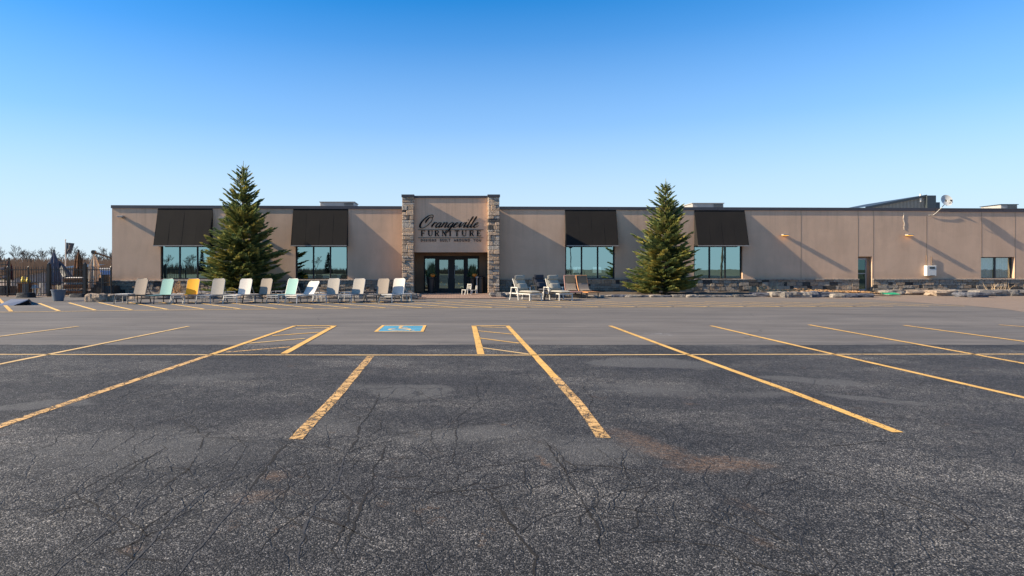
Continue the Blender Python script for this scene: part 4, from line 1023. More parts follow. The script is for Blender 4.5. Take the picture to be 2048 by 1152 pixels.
# dry grass & stalks
def tuft(px, py, Y, n, h, spread, mt, lab, name='dry_shrub', cat='dry plant', grp=None, lean=0):
    base = Vector((ax(px, Y), Y, az(py, Y))); q = MB(); r = random.Random(int(px*7))
    for i in range(n):
        p = Vector((r.uniform(-.3, .3)*spread, r.uniform(-.3, .3)*spread, 0)); d = Vector((r.gauss(0, .35)*spread+lean, r.gauss(0, .3)*spread, 1)).normalized(); L = h*r.uniform(.45, 1)
        pts = [p, p+d*L*.5, p+d*L+Vector((r.uniform(-.1, .1), 0, -.05*L))]
        q.tube(pts, .010, 3, r1=.004, cap=False)
    return tag(q.build(name, mt, loc=base), lab, cat, grp)
def litter(p0, p1, Y0, Y1, z, lab):
    q = MB(); r = random.Random(int(p0)); 
    for i in range(1500):
        Y_ = r.uniform(Y0, Y1); X = ax(r.uniform(p0, p1), (Y0+Y1)/2); a = r.uniform(0, 3.14); L = r.uniform(.08, .3)
        zz_ = z+r.uniform(-.03, .09)*(1-abs((X-ax((p0+p1)/2, (Y0+Y1)/2))/(.5*(ax(p1, Y0)-ax(p0, Y0)))))
        d = Vector((math.cos(a), math.sin(a)*.6, r.uniform(-.1, .25))); p = Vector((X, Y_, zz_)); n_ = Vector((-d.y, d.x, 0))*.05
        q.poly([p-n_, p+d*L*.5-n_*.5+Vector((0, 0, .015)), p+d*L, p+n_])
    o = q.build('dry_grass_litter', M['mulch']); return tag(o, lab, 'dry grass', kind='stuff')
litter(1545, 1700, 35.6, 38.6, .24, 'orange dry grass litter in the bed left of the side door'); litter(1700, 1742, 35.6, 37.5, .16, 'sparse dry grass by the side door step')
tuft(1547, 585, 37.2, 26, .85, .9, M['straw'], 'tall dry stalks at the left end of the mulch bed', lean=.1, grp='dry plants in the beds')
tuft(1508, 584, 37.5, 60, .45, .8, M['straw'], 'low fluffy dry grass clump right of the rightmost awning window', grp='dry plants in the beds')
tuft(1524, 583, 38, 50, .5, .7, M['straw'], 'second low dry grass clump beside the tall dry stalks', grp='dry plants in the beds')
tuft(1990, 583, 37, 14, .65, .9, M['straw'], 'pale branching dry stalks below the blinds window', grp='dry plants in the beds')
tuft(2008, 583, 37.2, 12, .6, .8, M['straw'], 'dry twiggy stalks right of the blinds window centre', grp='dry plants in the beds')
tuft(355, 587, 33.5, 60, .8, .8, M['mulch'], 'orange dry ornamental grass between teal and yellow loungers', grp='dry plants in the beds')
q = MB(); r = random.Random(4); 
def fn(u, v): X = ax(1742+42*u, 36.3); return (X, 35.6+1.0*v, .10+.13*math.sin(math.pi*v)*(.6+.4*noise.noise(Vector((u*9, v*3, 0))))+.03*noise.noise(Vector((u*30, v*8, 2))))
q.sheet(fn, 30, 6); tag(q.build('green_tarp', M['green_tarp'], smooth=True), 'crumpled green tarp lying on the bed beside the side door', 'tarp')

# ------------------------------------------------------------------ spruces
def spruce(px, ptop, Y, rb, lab, seed, nlev):
    r = random.Random(seed); H = az(ptop, Y); X = ax(px, Y)
    T = empty('spruce_tree', (X, Y, .1), 0, lab, 'spruce tree', 'spruces in front of the store'); H -= .1
    t = MB(); t.tube([(0, 0, 0), (.03, 0, H*.35), (-.02, .02, H*.7), (0, 0, H*.95)], .14, 8, r1=.015); t.build('trunk', M['bark'], T)
    br = MB(); nd = MB()
    def clump(p, d, L, tone):                        # a sprig: needle spray of crossed thin blades
        d = d.normalized(); u = d.cross(Vector((0, 0, 1)));
        if u.length < .01: u = Vector((1, 0, 0))
        u.normalize(); w = u.cross(d)
        for k_ in range(3):
            a = k_*1.047+r.uniform(-.3, .3); n_ = (u*math.cos(a)+w*math.sin(a))*L*.15
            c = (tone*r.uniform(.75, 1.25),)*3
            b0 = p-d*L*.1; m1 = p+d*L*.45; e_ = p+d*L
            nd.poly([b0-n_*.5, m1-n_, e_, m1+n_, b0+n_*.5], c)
    z = H*.985
    # leader and top spikes
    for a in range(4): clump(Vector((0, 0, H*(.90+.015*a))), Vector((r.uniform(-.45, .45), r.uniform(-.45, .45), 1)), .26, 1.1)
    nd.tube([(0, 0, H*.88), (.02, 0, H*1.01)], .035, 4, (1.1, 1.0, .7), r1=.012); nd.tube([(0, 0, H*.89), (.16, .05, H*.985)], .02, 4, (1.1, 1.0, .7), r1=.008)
    lev = 0; z = H*.925
    while z > .18:
        t_ = 1-z/H
        rad = rb*(t_**.80)*1.04*t_/(t_+.045)
        if t_ < .2: rad *= 1.25
        nb = int(4+10*t_)
        a0 = r.uniform(0, 6.28)
        for b in range(nb):
            az_ = a0+6.283*b/nb+r.uniform(-.3, .3)
            L = rad*r.uniform(.55, 1.12)*(1+.30*noise.noise(Vector((az_*1.1, z*.8, seed))))
            if r.random() < .08: L *= 1.15
            hd = Vector((math.cos(az_), math.sin(az_), 0)); side = Vector((-hd.y, hd.x, 0))
            zz_ = z+r.uniform(-.09, .09); up = .75*(1-t_)**1.5+.08-.28*t_
            def bp(s): return Vector((0, 0, zz_))+hd*(L*s)+Vector((0, 0, L*(up*s+(.20 if t_ > .3 else .1)*s*s)))
            if Vector((X, Y, 0)).y+bp(1).y > F-.05:  # stop at the wall
                L *= max(.3, (F-.08-Y)/max(.01, bp(1).y)) 
            br.tube([bp(0), bp(.5), bp(.97)], .018+.012*t_, 4, r1=.005, cap=False)
            ns = max(3, int(L/.085))
            for s in range(ns):
                f = .16+.84*(s+r.random()*.5)/ns
                p = bp(f); dirb = (bp(min(1, f+.05))-bp(f-.05)).normalized()
                tw = L*.42*(1-f)**.7*.8+.10
                for sd in (-1, 1):
                    if r.random() < .07: continue
                    dt = (dirb*.75+side*sd*r.uniform(.6, 1.0)+Vector((0, 0, r.uniform(-.16, .12)))).normalized()
                    m_ = max(1, int(tw/.13))
                    for k_ in range(m_):
                        q_ = p+dt*(tw*(k_+.3)/m_)+Vector((0, 0, -.03*k_))
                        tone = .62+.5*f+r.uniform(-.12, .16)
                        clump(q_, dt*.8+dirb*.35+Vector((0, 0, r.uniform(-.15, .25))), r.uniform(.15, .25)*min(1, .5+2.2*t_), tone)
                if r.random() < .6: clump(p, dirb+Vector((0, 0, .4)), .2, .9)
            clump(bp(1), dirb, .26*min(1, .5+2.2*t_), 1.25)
        z -= (.19+.05*t_)*r.uniform(.75, 1.25)*(H/7.4); lev += 1
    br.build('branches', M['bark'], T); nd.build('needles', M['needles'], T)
    return T
spruce(486, 324, 36.9, 2.65, 'tall dark spruce left of the entrance, standing behind the lounger row', 11, 30)
spruce(1331, 359, 36.6, 2.25, 'smaller yellow-green spruce right of the entrance between two awnings', 5, 26)

# ------------------------------------------------------------------ loungers
def solve_rot(fp, hpx, dist):
    P0 = gp(*fp); lo, hi = -1.3, 1.3
    for _ in range(40):
        m_ = (lo+hi)/2; X = P0.x+dist*math.sin(m_); Y_ = P0.y+dist*math.cos(m_)
        if CX+FP*X/Y_ < hpx: lo = m_
        else: hi = m_
    return P0, lo
def sling_lounger(fr, back, seat, rec, w=.66, blk=False):
    T = empty('sun_lounger')
    h = .36; hw = w/2; yl, yb = 0, 1.22; Lb = .76
    q = MB()
    for s in (-1, 1): q.bar((s*hw, -.02, h), (s*hw, 1.75, h-.01), .035, .045)
    q.bar((-hw, .0, h-.001), (hw, .0, h-.001), .035, .04); q.bar((-hw, 1.74, h-.012), (hw, 1.74, h-.012), .03, .035); q.bar((-hw, .9, h-.03), (hw, .9, h-.03), .025)
    if blk: q.bar((-hw, .0, h-.09), (hw, .0, h-.09), .02, .03)
    q.build('frame', fr, T)
    for (x, y, dx, dy) in ((-hw, .04, -.03, -.06), (hw, .04, .03, -.06), (-hw, 1.5, -.03, .06), (hw, 1.5, .03, .06)):
        l = MB(); l.bar((x, y, h-.02), (x+dx, y+dy, 0), .034, .04); l.build('leg', fr, T)
    q = MB(); q.sheet(lambda u, v: ((u-.5)*(w-.05), v*1.2, h+.012-.022*math.sin(math.pi*u)), 6, 8); 
    q.sheet(lambda u, v: ((u-.5)*(w-.05), v*1.2, h+.004-.022*math.sin(math.pi*u)), 6, 8); q.build('seat', seat, T, smooth=True)
    dy, dz = math.cos(rec), math.sin(rec)
    q = MB(); rnd = .07
    def fb(u, v, off=0): 
        # rounded top corners
        half = hw-.012
        if v > .9: half -= rnd*(1-math.sqrt(max(0, 1-((v-.9)/.1)**2)))
        xx = (u*2-1)*half; bow = -.02*math.sin(math.pi*u)
        return (xx, yb+dy*Lb*v-dz*(bow+off), h+.01+dz*Lb*v+dy*(bow+off))
    q.sheet(lambda u, v: fb(u, v), 8, 16); q.sheet(lambda u, v: fb(u, v, .012), 8, 16); 
    b_ = q.build('backrest', back, T, smooth=True)
    q = MB(); pts = [fb(0, v/12) for v in range(13)]+[fb(u/6, 1) for u in range(1, 7)]+[fb(1, 1-v/12) for v in range(1, 13)]
    q.tube(pts, .014, 6); q.build('backrest_tube', fr, T)
    q = MB()
    for s in (-1, 1): q.bar((s*(hw-.03), yb+dy*Lb*.6, h+dz*Lb*.6), (s*(hw-.03), yb+.42+dy*.15, h-.01), .02)
    q.build('back_prop', fr, T)
    return T
LG = [ # feet centre px, feet y, hinge px, recline, frame, back, seat, label
 (242, 608.5, 279.5, 72, 'charcoal', 'taupe_sling', 'dark_seat', 'taupe lounger with black frame at the left end of the row'),
 (294.5, 608.5, 331.5, 72, 'charcoal', 'teal_sling', 'teal_seat', 'teal lounger with dark frame between the leftmost taupe lounger and the yellow one'),
 (355, 608, 383.5, 72, 'silver', 'yellow_sling', 'yellow_sling', 'bright yellow sling lounger, the only yellow one'),
 (406.5, 608, 434.5, 72, 'silver', 'grey_sling', 'grey_seat', 'light grey lounger directly right of the yellow one'),
 (460, 607.5, 488.5, 70, 'white', 'white_sling', 'white_sling', 'cream white lounger in front of the left spruce'),
 (498, 607, 530, 72, 'charcoal', 'taupe_sling', 'dark_seat', 'taupe lounger right of the left spruce, between cream and teal loungers'),
 (545, 607, 581.5, 71, 'silver', 'teal_sling', 'teal_seat', 'pale teal lounger with silver frame right of the left spruce'),
 (582, 607, 618, 52, 'white', 'white_sling', 'white_sling', 'white lounger reclined lower than its neighbours'),
 (639.5, 606.5, 665, 72, 'silver', 'grey_sling', 'grey_seat', 'light grey lounger below the window second from left, right of the low white one'),
 (689.5, 606, 715.5, 70, 'silver', 'grey_sling', 'grey_seat', 'light grey lounger with pale frame edge, fourth from the entrance pillar'),
 (741, 606, 764.5, 72, 'charcoal', 'taupe_sling', 'dark_seat', 'taupe lounger with black frame next to the rightmost white one'),
 (771, 605.5, 796, 72, 'white', 'white_sling', 'white_sling', 'bright white lounger at the right end of the row by the entrance pillar')]
LG[9] = LG[9][:7]+('light grey lounger with pale frame edge, third from the entrance pillar',)
for (fx_, fy, hx, rec, fr, bk, st, lab) in LG:
    P0, rz = solve_rot((fx_, fy), hx, 1.25)
    L = sling_lounger(M[fr], M[bk], M[st], R(rec), .62, True)
    L.location = P0; L.location.z = .006; L.rotation_euler = (0, 0, -rz)
    tag(L, lab, 'sun lounger', 'sling loungers lined up along the kerb')
# small tables between them
def side_table(px, py, zt, w, mt, lab):
    Y = FP*(CZ-zt)/(py-HY); T = empty('side_table', (ax(px, Y), Y, .004), random.uniform(-.3, .3), lab, 'side table', 'side tables among the loungers')
    q = MB(); q.bbox(-w/2, w/2, -w/2, w/2, zt-.03, zt, .008); q.build('table_top', mt, T)
    for sx in (-1, 1):
        for sy in (-1, 1): l = MB(); l.bar((sx*(w/2-.03), sy*(w/2-.03), zt-.03), (sx*(w/2-.02), sy*(w/2-.02), 0), .03); l.build('leg', mt, T)
    q = MB()
    for sx in (-1, 1): q.bar((sx*(w/2-.03), -w/2+.03, .12), (sx*(w/2-.03), w/2-.03, .12), .02)
    q.build('stretcher', mt, T)
for a in ((250, 587.5, .42, .6, 'white', 'white side table behind the leftmost taupe lounger'), (356, 588, .42, .5, 'white', 'white side table left of the yellow lounger'),
          (408, 583.5, .45, .6, 'silver', 'silver side table right of the yellow lounger'), (460, 583, .45, .5, 'silver', 'silver side table left of the cream lounger'),
          (558, 582, .45, .6, 'silver', 'silver side table left of the pale teal lounger'), (638, 584.5, .42, .5, 'white', 'white side table right of the low reclined white lounger'),
          (694, 584, .45, .5, 'white', 'white side table between the two light grey loungers near the pillar'), (740, 583, .45, .55, 'charcoal', 'black side table beside the rightmost taupe lounger')):
    side_table(a[0], a[1], a[2], a[3], M[a[4]], a[5])
# footstool right of last white lounger
side_table(812, 587, .38, .5, M['white'], 'white stool right of the bright white lounger, near the pillar')
def pillow(q, c, w, d, t, ax1, ax2, n=8):
    """soft cushion: c centre, ax1 width axis, ax2 length axis"""
    a1 = Vector(ax1).normalized(); a2 = Vector(ax2).normalized(); a3 = a1.cross(a2).normalized(); c = Vector(c)
    for sgn in (1, -1):
        def fn(u, v):
            e_ = (1-(2*u-1)**6)*(1-(2*v-1)**6); return c+a1*(u-.5)*w+a2*(v-.5)*d+a3*sgn*(t/2)*max(0, e_)**.4
        q.sheet(fn, n, n)
def armed_chaise(lab, fr, cu_):
    T = empty('cushioned_chaise', label=lab, cat='chaise lounge', group='chaises right of the entrance')
    h = .33; hw = .35
    q = MB()
    for s in (-1, 1): q.bar((s*hw, 0, h), (s*hw, 1.75, h), .04, .05)
    q.bar((-hw, 0, h-.001), (hw, 0, h-.001), .04, .05); q.bar((-hw, 1.74, h-.002), (hw, 1.74, h-.002), .04, .05)
    for k_ in range(8): q.bar((-hw, .12+k_*.15, h-.012), (hw, .12+k_*.15, h-.012), .05, .015)
    q.build('frame', fr, T)
    for x in (-hw, hw): l = MB(); l.bar((x, .02, h), (x, .02, 0), .045); l.build('leg', fr, T)
    for s in (-1, 1):
        q = MB(); q.bar((s*(hw+.03), 1.02, .62), (s*(hw+.03), .92, 0), .045); q.bar((s*(hw+.03), 1.52, .62), (s*(hw+.03), 1.66, 0), .045); q.bar((s*(hw+.03), .98, .62), (s*(hw+.03), 1.56, .62), .055, .04)
        q.build('arm_frame', fr, T)
    rec = R(62); dy, dz = math.cos(rec), math.sin(rec); y0 = 1.12; Lb = .82
    q = MB()
    for s in (-1, 1): q.bar((s*(hw-.03), y0, h), (s*(hw-.03), y0+dy*Lb, h+dz*Lb), .035, .045)
    q.bar((-hw+.03, y0+dy*Lb, h+dz*Lb), (hw-.03, y0+dy*Lb, h+dz*Lb), .035)
    for k_ in range(6): q.bar((-hw+.03, y0+dy*Lb*(k_+.5)/6, h+dz*Lb*(k_+.5)/6), (hw-.03, y0+dy*Lb*(k_+.5)/6, h+dz*Lb*(k_+.5)/6), .03, .015)
    q.build('back_frame', fr, T)
    q = MB(); pillow(q, (0, .56, h+.085), .68, 1.14, .14, (1, 0, 0), (0, 1, 0)); q.build('seat_cushion', cu_, T, smooth=True)
    q = MB(); pillow(q, (0, y0+dy*.42-.07, h+.03+dz*.42), .66, .82, .12, (1, 0, 0), (0, dy, dz)); q.build('back_cushion', cu_, T, smooth=True)
    q = MB(); pillow(q, (0, y0+dy*.35-.19, h+.05+dz*.32), .60, .36, .15, (1, 0, 0), (0, dy, dz)); q.build('lumbar_pillow', cu_, T, smooth=True)
    q = MB(); pillow(q, (0, y0+dy*.78-.14, h+.06+dz*.82), .62, .24, .12, (1, 0, 0), (0, dy*.2, 1)); q.build('head_pillow', cu_, T, smooth=True)
    return T
def place(T, fx_, fy, hx, d=1.2):
    P0, rz = solve_rot((fx_, fy), hx, d); T.location = P0; T.location.z = .006; T.rotation_euler = (0, 0, -rz)
place(armed_chaise('white framed chaise with grey cushions, left of the two by the entrance', M['white'], M['cushion']), 1072, 602, 1043)
place(armed_chaise('white framed chaise with grey cushions, right of the small black table', M['white'], M['cushion']), 1132, 601.5, 1108)
place(armed_chaise('dark charcoal chaise between and behind the two white framed ones', M['charcoal'], M['dark_cushion']), 1106, 596, 1081)
def curved_chaise(lab, fr, cu1, cu2):
    T = empty('curved_chaise', label=lab, cat='chaise lounge', group='chaises right of the entrance')
    h = .34; hw = .31; q = MB()
    def prof(s):   # s 0..1 along the curve: seat then scooped back with curled head
        if s < .55: return (1.15*s/.55, h+.02-.03*math.sin(math.pi*s/.55))
        t_ = (s-.55)/.45; return (1.15+.42*t_**.8, h+.02+.78*t_**1.25)
    for s in (-1, 1): q.bar((s*hw, -.05, h-.02), (s*hw, 1.8, h-.02), .06, .05)
    q.bar((-hw, -.04, h-.021), (hw, -.04, h-.021), .06, .05); q.bar((-hw, 1.78, h-.021), (hw, 1.78, h-.021), .05, .05)
    q.sheet(lambda u, v: ((u-.5)*.60, -.02+1.1*v, h+.008), 4, 10); q.build('frame', fr, T)
    for (x, y) in ((-hw, .1), (hw, .1), (-hw, 1.6), (hw, 1.6)): l = MB(); l.bar((x, y, h-.03), (x, y, 0), .045); l.build('leg', M['charcoal'], T)
    q = MB()
    for s in (-1, 1): q.tube([(s*(hw-.01), prof(.55+k_*.045)[0], prof(.55+k_*.045)[1]) for k_ in range(11)], .032, 8)
    q.tube([(-hw, 1.58, h+.82), (hw, 1.58, h+.82)], .05, 8); q.build('back_frame', fr, T)
    q = MB(); 
    for off in (.03, .09): q.sheet(lambda u, v, off=off: ((u-.5)*.55, prof(.40+.40*v)[0]-off*.6, prof(.40+.40*v)[1]+off*.7), 6, 12)
    q.build('seat_pad', cu1, T, smooth=True)
    q = MB()
    for off in (.03, .10): q.sheet(lambda u, v, off=off: ((u-.5)*.53, prof(.80+.2*v)[0]-off*.8, prof(.80+.2*v)[1]+off*.5), 6, 8)
    q.build('head_pad', cu2, T, smooth=True)
    return T
place(curved_chaise('pinkish woven chaise with brown pads, left of the orange wood one', M['rattan'], M['brown_cushion'], M['olive_cushion']), 1152, 596.5, 1142)
place(curved_chaise('orange wood chaise with brown pads, rightmost of the loungers', M['teak'], M['brown_cushion'], M['olive_cushion']), 1187, 597, 1168)
side_table(1101, 583.5, .42, .62, M['charcoal'], 'low black table between the two white framed chaises')

# ------------------------------------------------------------------ entrance things
def planter(px, lab, seed, hp):
    Y = 39.6; T = empty('entrance_planter', (ax(px, Y), Y, .036), 0, lab, 'planter', 'tall planters at the entrance'); r = random.Random(seed)
    q = MB(); q.lathe([(.17, 0), (.2, .05), (.27, .9), (.31, .95), (.31, 1.0), (.26, 1.0), (.24, .93)], 20); q.build('urn', M['pot_black'], T, smooth=False)
    q = MB()
    for i in range(70):
        a = r.uniform(0, 6.28); sp = r.uniform(0, .3); L = r.uniform(.3, 1.15)*hp; p = Vector((r.uniform(-.15, .15), r.uniform(-.15, .15), .95)); d = Vector((math.cos(a)*sp, math.sin(a)*sp, 1)); w_ = Vector((.025, 0, 0))
        q.poly([p-w_, p+w_, p+d*L*.6+w_*.8, p+d*L, p+d*L*.6-w_*.8])
    for i in range(160):
        a = r.uniform(0, 6.28); rr = r.uniform(.1, .36); p = Vector((math.cos(a)*rr, math.sin(a)*rr, r.uniform(.92, 1.3))); s_ = .09
        q.poly([p+Vector((r.uniform(-s_, s_), r.uniform(-s_, s_), r.uniform(-s_, s_))) for _ in range(4)])
    q.build('foliage', M['leaf'], T)
    q = MB(); n = 16; rings = []
    cx_, cz_ = (.10, 1.12)
    for j in range(1, 8):
        th = math.pi*j/8; rings.append([q.vert((cx_+.16*math.sin(th)*(1+.08*math.cos(5*2*math.pi*k_/n))*math.cos(2*math.pi*k_/n), -.22+.16*math.sin(th)*math.sin(2*math.pi*k_/n), cz_+.12*math.cos(th))) for k_ in range(n)])
    for a_, b_ in zip(rings, rings[1:]):
        for k_ in range(n): q.face([b_[k_], b_[(k_+1)%n], a_[(k_+1)%n], a_[k_]])
    q.face(rings[0]); q.build('pumpkin', M['pumpkin'], T, smooth=True)
planter(862, 'tall black planter with grasses and pumpkin, left of the entrance doors', 3, 1.0)
planter(945, 'tall black planter with grasses, right of the entrance doors', 8, .85)
T = empty('litter_bin', (ax(961, 39.3), 39.3, .036), 0, 'black cylindrical bin with silver ashtray post by the right pillar', 'bin')
q = MB(); q.lathe([(.24, 0), (.25, .03), (.25, .92), (.27, .94), (.27, 1.0), (.2, 1.08), (.05, 1.1)], 20); q.build('bin_body', M['black'], T)
q = MB(); q.tube([(-.24, -.28, 0), (-.24, -.28, .95)], .045, 10); q.tube([(-.24, -.28, .95), (-.24, -.28, 1.05)], .10, 12); q.tube([(-.24, -.28, 0), (-.24, -.28, .03)], .12, 12); q.build('ash_post', M['silver'], T)
def small_chair(px, py, rz, s, lab):
    P0 = gp(px, py, .036); T = empty('patio_chair', P0, rz, lab, 'patio chair', 'white chairs at the entrance')
    for (x, y, dx) in ((-.24, -.24, -.08), (.24, -.24, .0), (-.24, .22, -.02), (.24, .22, .04)): l = MB(); l.bar((x*s, y*s, .36*s), ((x+dx)*s, (y)*s, 0), .05*s); l.build('leg', M['white'], T)
    q = MB(); q.box(-.28*s, .26*s, -.26*s, .24*s, .34*s, .38*s); q.build('seat', M['white'], T)
    q = MB()
    for z_ in (.5, .64, .78): q.bar((.25*s, -.24*s, z_*s), (.29*s, .24*s, z_*s), .03*s, .05*s)
    for y in (-.24, .24): q.bar((.23*s, y*s, .36*s), (.30*s, y*s, .82*s), .045*s)
    q.build('backrest', M['white'], T)
small_chair(933, 589.2, .6, .78, 'small white open-frame chair in front of the entrance doors')
small_chair(948, 587.5, .3, .6, 'smaller white chair tucked beside the right planter')
# interior lamps seen through third window
def table_lamp(px, lab, Y):
    T = empty('table_lamp', (ax(px, Y), Y, .04), 0, lab, 'table lamp', 'lamps inside the store window')
    q = MB(); q.lathe([(.30, 1.25), (.27, 1.65)], 16); q.build('lamp_shade', M['shade'], T)
    q = MB(); q.lathe([(.1, .72), (.15, .8), (.06, .95), (.13, 1.05), (.03, 1.25)], 12); q.build('lamp_base', M['ceramic'], T)
    q = MB(); q.bbox(-.4, .4, -.3, .3, .66, .72, .01)
    for sx in (-1, 1):
        for sy in (-1, 1): q.box(sx*.36-.02, sx*.36+.02, sy*.26-.02, sy*.26+.02, 0, .66)
    tag(q.build('console_table', M['charcoal'], loc=(ax(px, Y), Y, .045)), 'dark table inside the store carrying the '+('left' if px < 1170 else 'right')+' shaded lamp', 'table', 'tables inside the store window')
table_lamp(1155, 'shaded lamp inside the store seen through the left pane right of the entrance', F+1.6)
table_lamp(1194, 'shaded lamp inside the store seen behind the mullion between middle and right panes', F+2.2)

# ------------------------------------------------------------------ fenced yard at the left
FY = 35.0
Fn = empty('picket_fence', (0, FY, 0), 0, 'black metal picket fence closing the yard left of the store', 'fence')
ftop = az(536, FY)
def fpx(px): return ax(px, FY)
posts = [-110, -60, -22, 15, 57, 98, 170, 222]
for px in posts:
    hgt = ftop+(.22 if px in (98, 170) else .02); w = .075 if px in (98, 170) else .035
    q = MB(); q.box(fpx(px)-w, fpx(px)+w, -w, w, 0, hgt); q.lathe([(w*1.1, hgt), (w*1.1, hgt+.03), (.01, hgt+.1)], 8, at=(fpx(px), 0)); q.build('post', M['black'], Fn)
for a, b in zip(posts, posts[1:]):
    x0, x1 = fpx(a)+.09, fpx(b)-.09; n = max(2, int((x1-x0)/.125)); q = MB()
    for i in range(n):
        x = x0+(x1-x0)*(i+.5)/n; q.box(x-.012, x+.012, -.012, .012, .06, ftop+.03); q.poly([(x-.02, -.013, ftop+.03), (x+.02, -.013, ftop+.03), (x, 0, ftop+.12)])
    for z in (.16, ftop*.5, ftop-.10): q.box(x0, x1, -.02, .02, z-.022, z+.022)
    q.build('picket_panel', M['black'], Fn)
def closed_umbrella(px, ptop, pbot, Y, mt, rw, lab, hang=False, seed=1):
    z1, z0 = az(ptop, Y), az(pbot, Y); X = ax(px, Y); r = random.Random(seed)
    T = empty('patio_umbrella', (X, Y, .006), 0, lab, 'umbrella', 'closed umbrellas in the fenced yard')
    q = MB(); H = z1-z0; n = 24; rings = []
    prof = [(0.03, 1.0), (.10, .97), (.40, .80), (.62, .66), (.58, .60), (.75, .4), (.80, .2), (.9, .02), (.7, 0)]
    for rr, t_ in prof:
        rings.append([q.vert((math.cos(2*math.pi*k_/n)*rw*rr*(1+.28*math.cos(8*2*math.pi*k_/n+seed)+.08*noise.noise(Vector((k_*.6, t_*5, seed)))), math.sin(2*math.pi*k_/n)*rw*rr*(1+.28*math.cos(8*2*math.pi*k_/n+seed)), z0+H*t_+(.05*math.cos(4*2*math.pi*k_/n) if t_ < .1 else 0))) for k_ in range(n)])
    for a_, b_ in zip(rings, rings[1:]):
        for k_ in range(n): q.face([b_[k_], b_[(k_+1)%n], a_[(k_+1)%n], a_[k_]])
    q.build('canopy', mt, T)
    q = MB(); q.lathe([(.05, z1-.02), (.06, z1+.06), (.02, z1+.12)], 10); q.build('finial', M['black'], T)
    if not hang:
        q = MB(); q.tube([(0, 0, .06), (0, 0, z1)], .028, 8); q.build('pole', M['charcoal'], T)
        q = MB(); q.lathe([(.3, 0), (.3, .06), (.05, .1)], 16); q.build('base', M['charcoal'], T)
    else:
        q = MB(); a = Vector((0, 0, z1+.1)); q.tube([a, Vector((.9, .9, z1-.33)), Vector((1.5, 2.4, z1-.75))], .055, 8); q.tube([Vector((.85, .85, z1-.33)), Vector((1.5, 2.4, z1+.0))], .035, 6); q.tube([a+Vector((-.02, -.1, .02)), a+Vector((-.02, .1, .02))], .13, 12); q.build('cantilever_arm', M['black'], T)
        q = MB(); q.tube([(1.5, 2.4, 0), (1.5, 2.4, z1+.1)], .06, 8); q.build('pole', M['black'], T)
    return T
closed_umbrella(108, 503, 570, 37.5, M['umb_grey'], .33, 'closed grey umbrella, leftmost of the three in the yard', seed=2)
closed_umbrella(157, 503, 557, 38, M['umb_brown'], .30, 'closed rust brown umbrella in the middle of the yard', seed=5)
closed_umbrella(188, 508, 578, 41, M['umb_beige'], .42, 'closed beige umbrella hanging from a black cantilever arm beside the store', hang=True, seed=9)
# flag
Y = 46; T = empty('flagpole', (ax(131, Y), Y, 0), 0, 'pale flagpole with a dark flag in the yard', 'flagpole'); zt = az(481, Y)
q = MB(); q.tube([(0, 0, 0), (0, 0, zt)], .045, 8, r1=.03); q.lathe([(.02, zt), (.06, zt+.05), (.02, zt+.1)], 8); q.build('pole', M['white'], T)
q = MB(); w = ax(149, Y)-ax(132, Y); z1, z0 = az(485, Y), az(507.5, Y)
q.sheet(lambda u, v: (.03+w*u*(1-.40*(1-v)), .03*math.sin(u*7+v*2), z0+(z1-z0)*v-.06*u*v), 10, 8); FL = q.build('flag', M['flag'], T, smooth=True)
q = MB(); q.tube([(.03+w*(.2+.045*i), -.08+.06*math.sin((.2+.05*i)*7), z0+(z1-z0)*(.22+.06*i+.08*math.sin(i*1.1))) for i in range(10)], .018, 5); q.build('flag_mark', M['trim'], FL)
# dark drooping canopy
q = MB(); Y = 38.6
p = [ap(114, 522, Y), ap(122, 529, Y), ap(147, 562, Y-1), ap(139, 566, Y-1.2), ap(127, 556, Y-.8), ap(118, 540, Y-.3)]
cn = Vector((0, 0, 0)); cn = sum(p, Vector())/len(p)
o_ = MB()
for k_, dy in enumerate((0, .3)):
    o_.poly([(v.x, v.y+dy, v.z) for v in p])
for i in range(len(p)): a_, b_ = p[i], p[(i+1)%len(p)]; o_.poly([a_, b_, (b_.x, b_.y+.3, b_.z), (a_.x, a_.y+.3, a_.z)])
tag(o_.build('folded_canopy', M['blackrubber']), 'black folded canopy slumped diagonally beside the grey umbrella', 'canopy')
# planters, covers, boards
T = empty('blue_planter', tuple(gp(117, 602)), 0, 'large tapered blue-grey planter standing in front of the fence', 'planter')
q = MB(); q.lathe([(.20, 0), (.22, .02), (.31, .50), (.335, .515), (.335, .55), (.29, .55), (.27, .48)], 24); q.build('pot', M['pot_blue'], T)
q = MB(); q.lathe([(.275, .47), (.2, .52), (.02, .55)], 16); q.build('potting_soil', M['soil'], T)
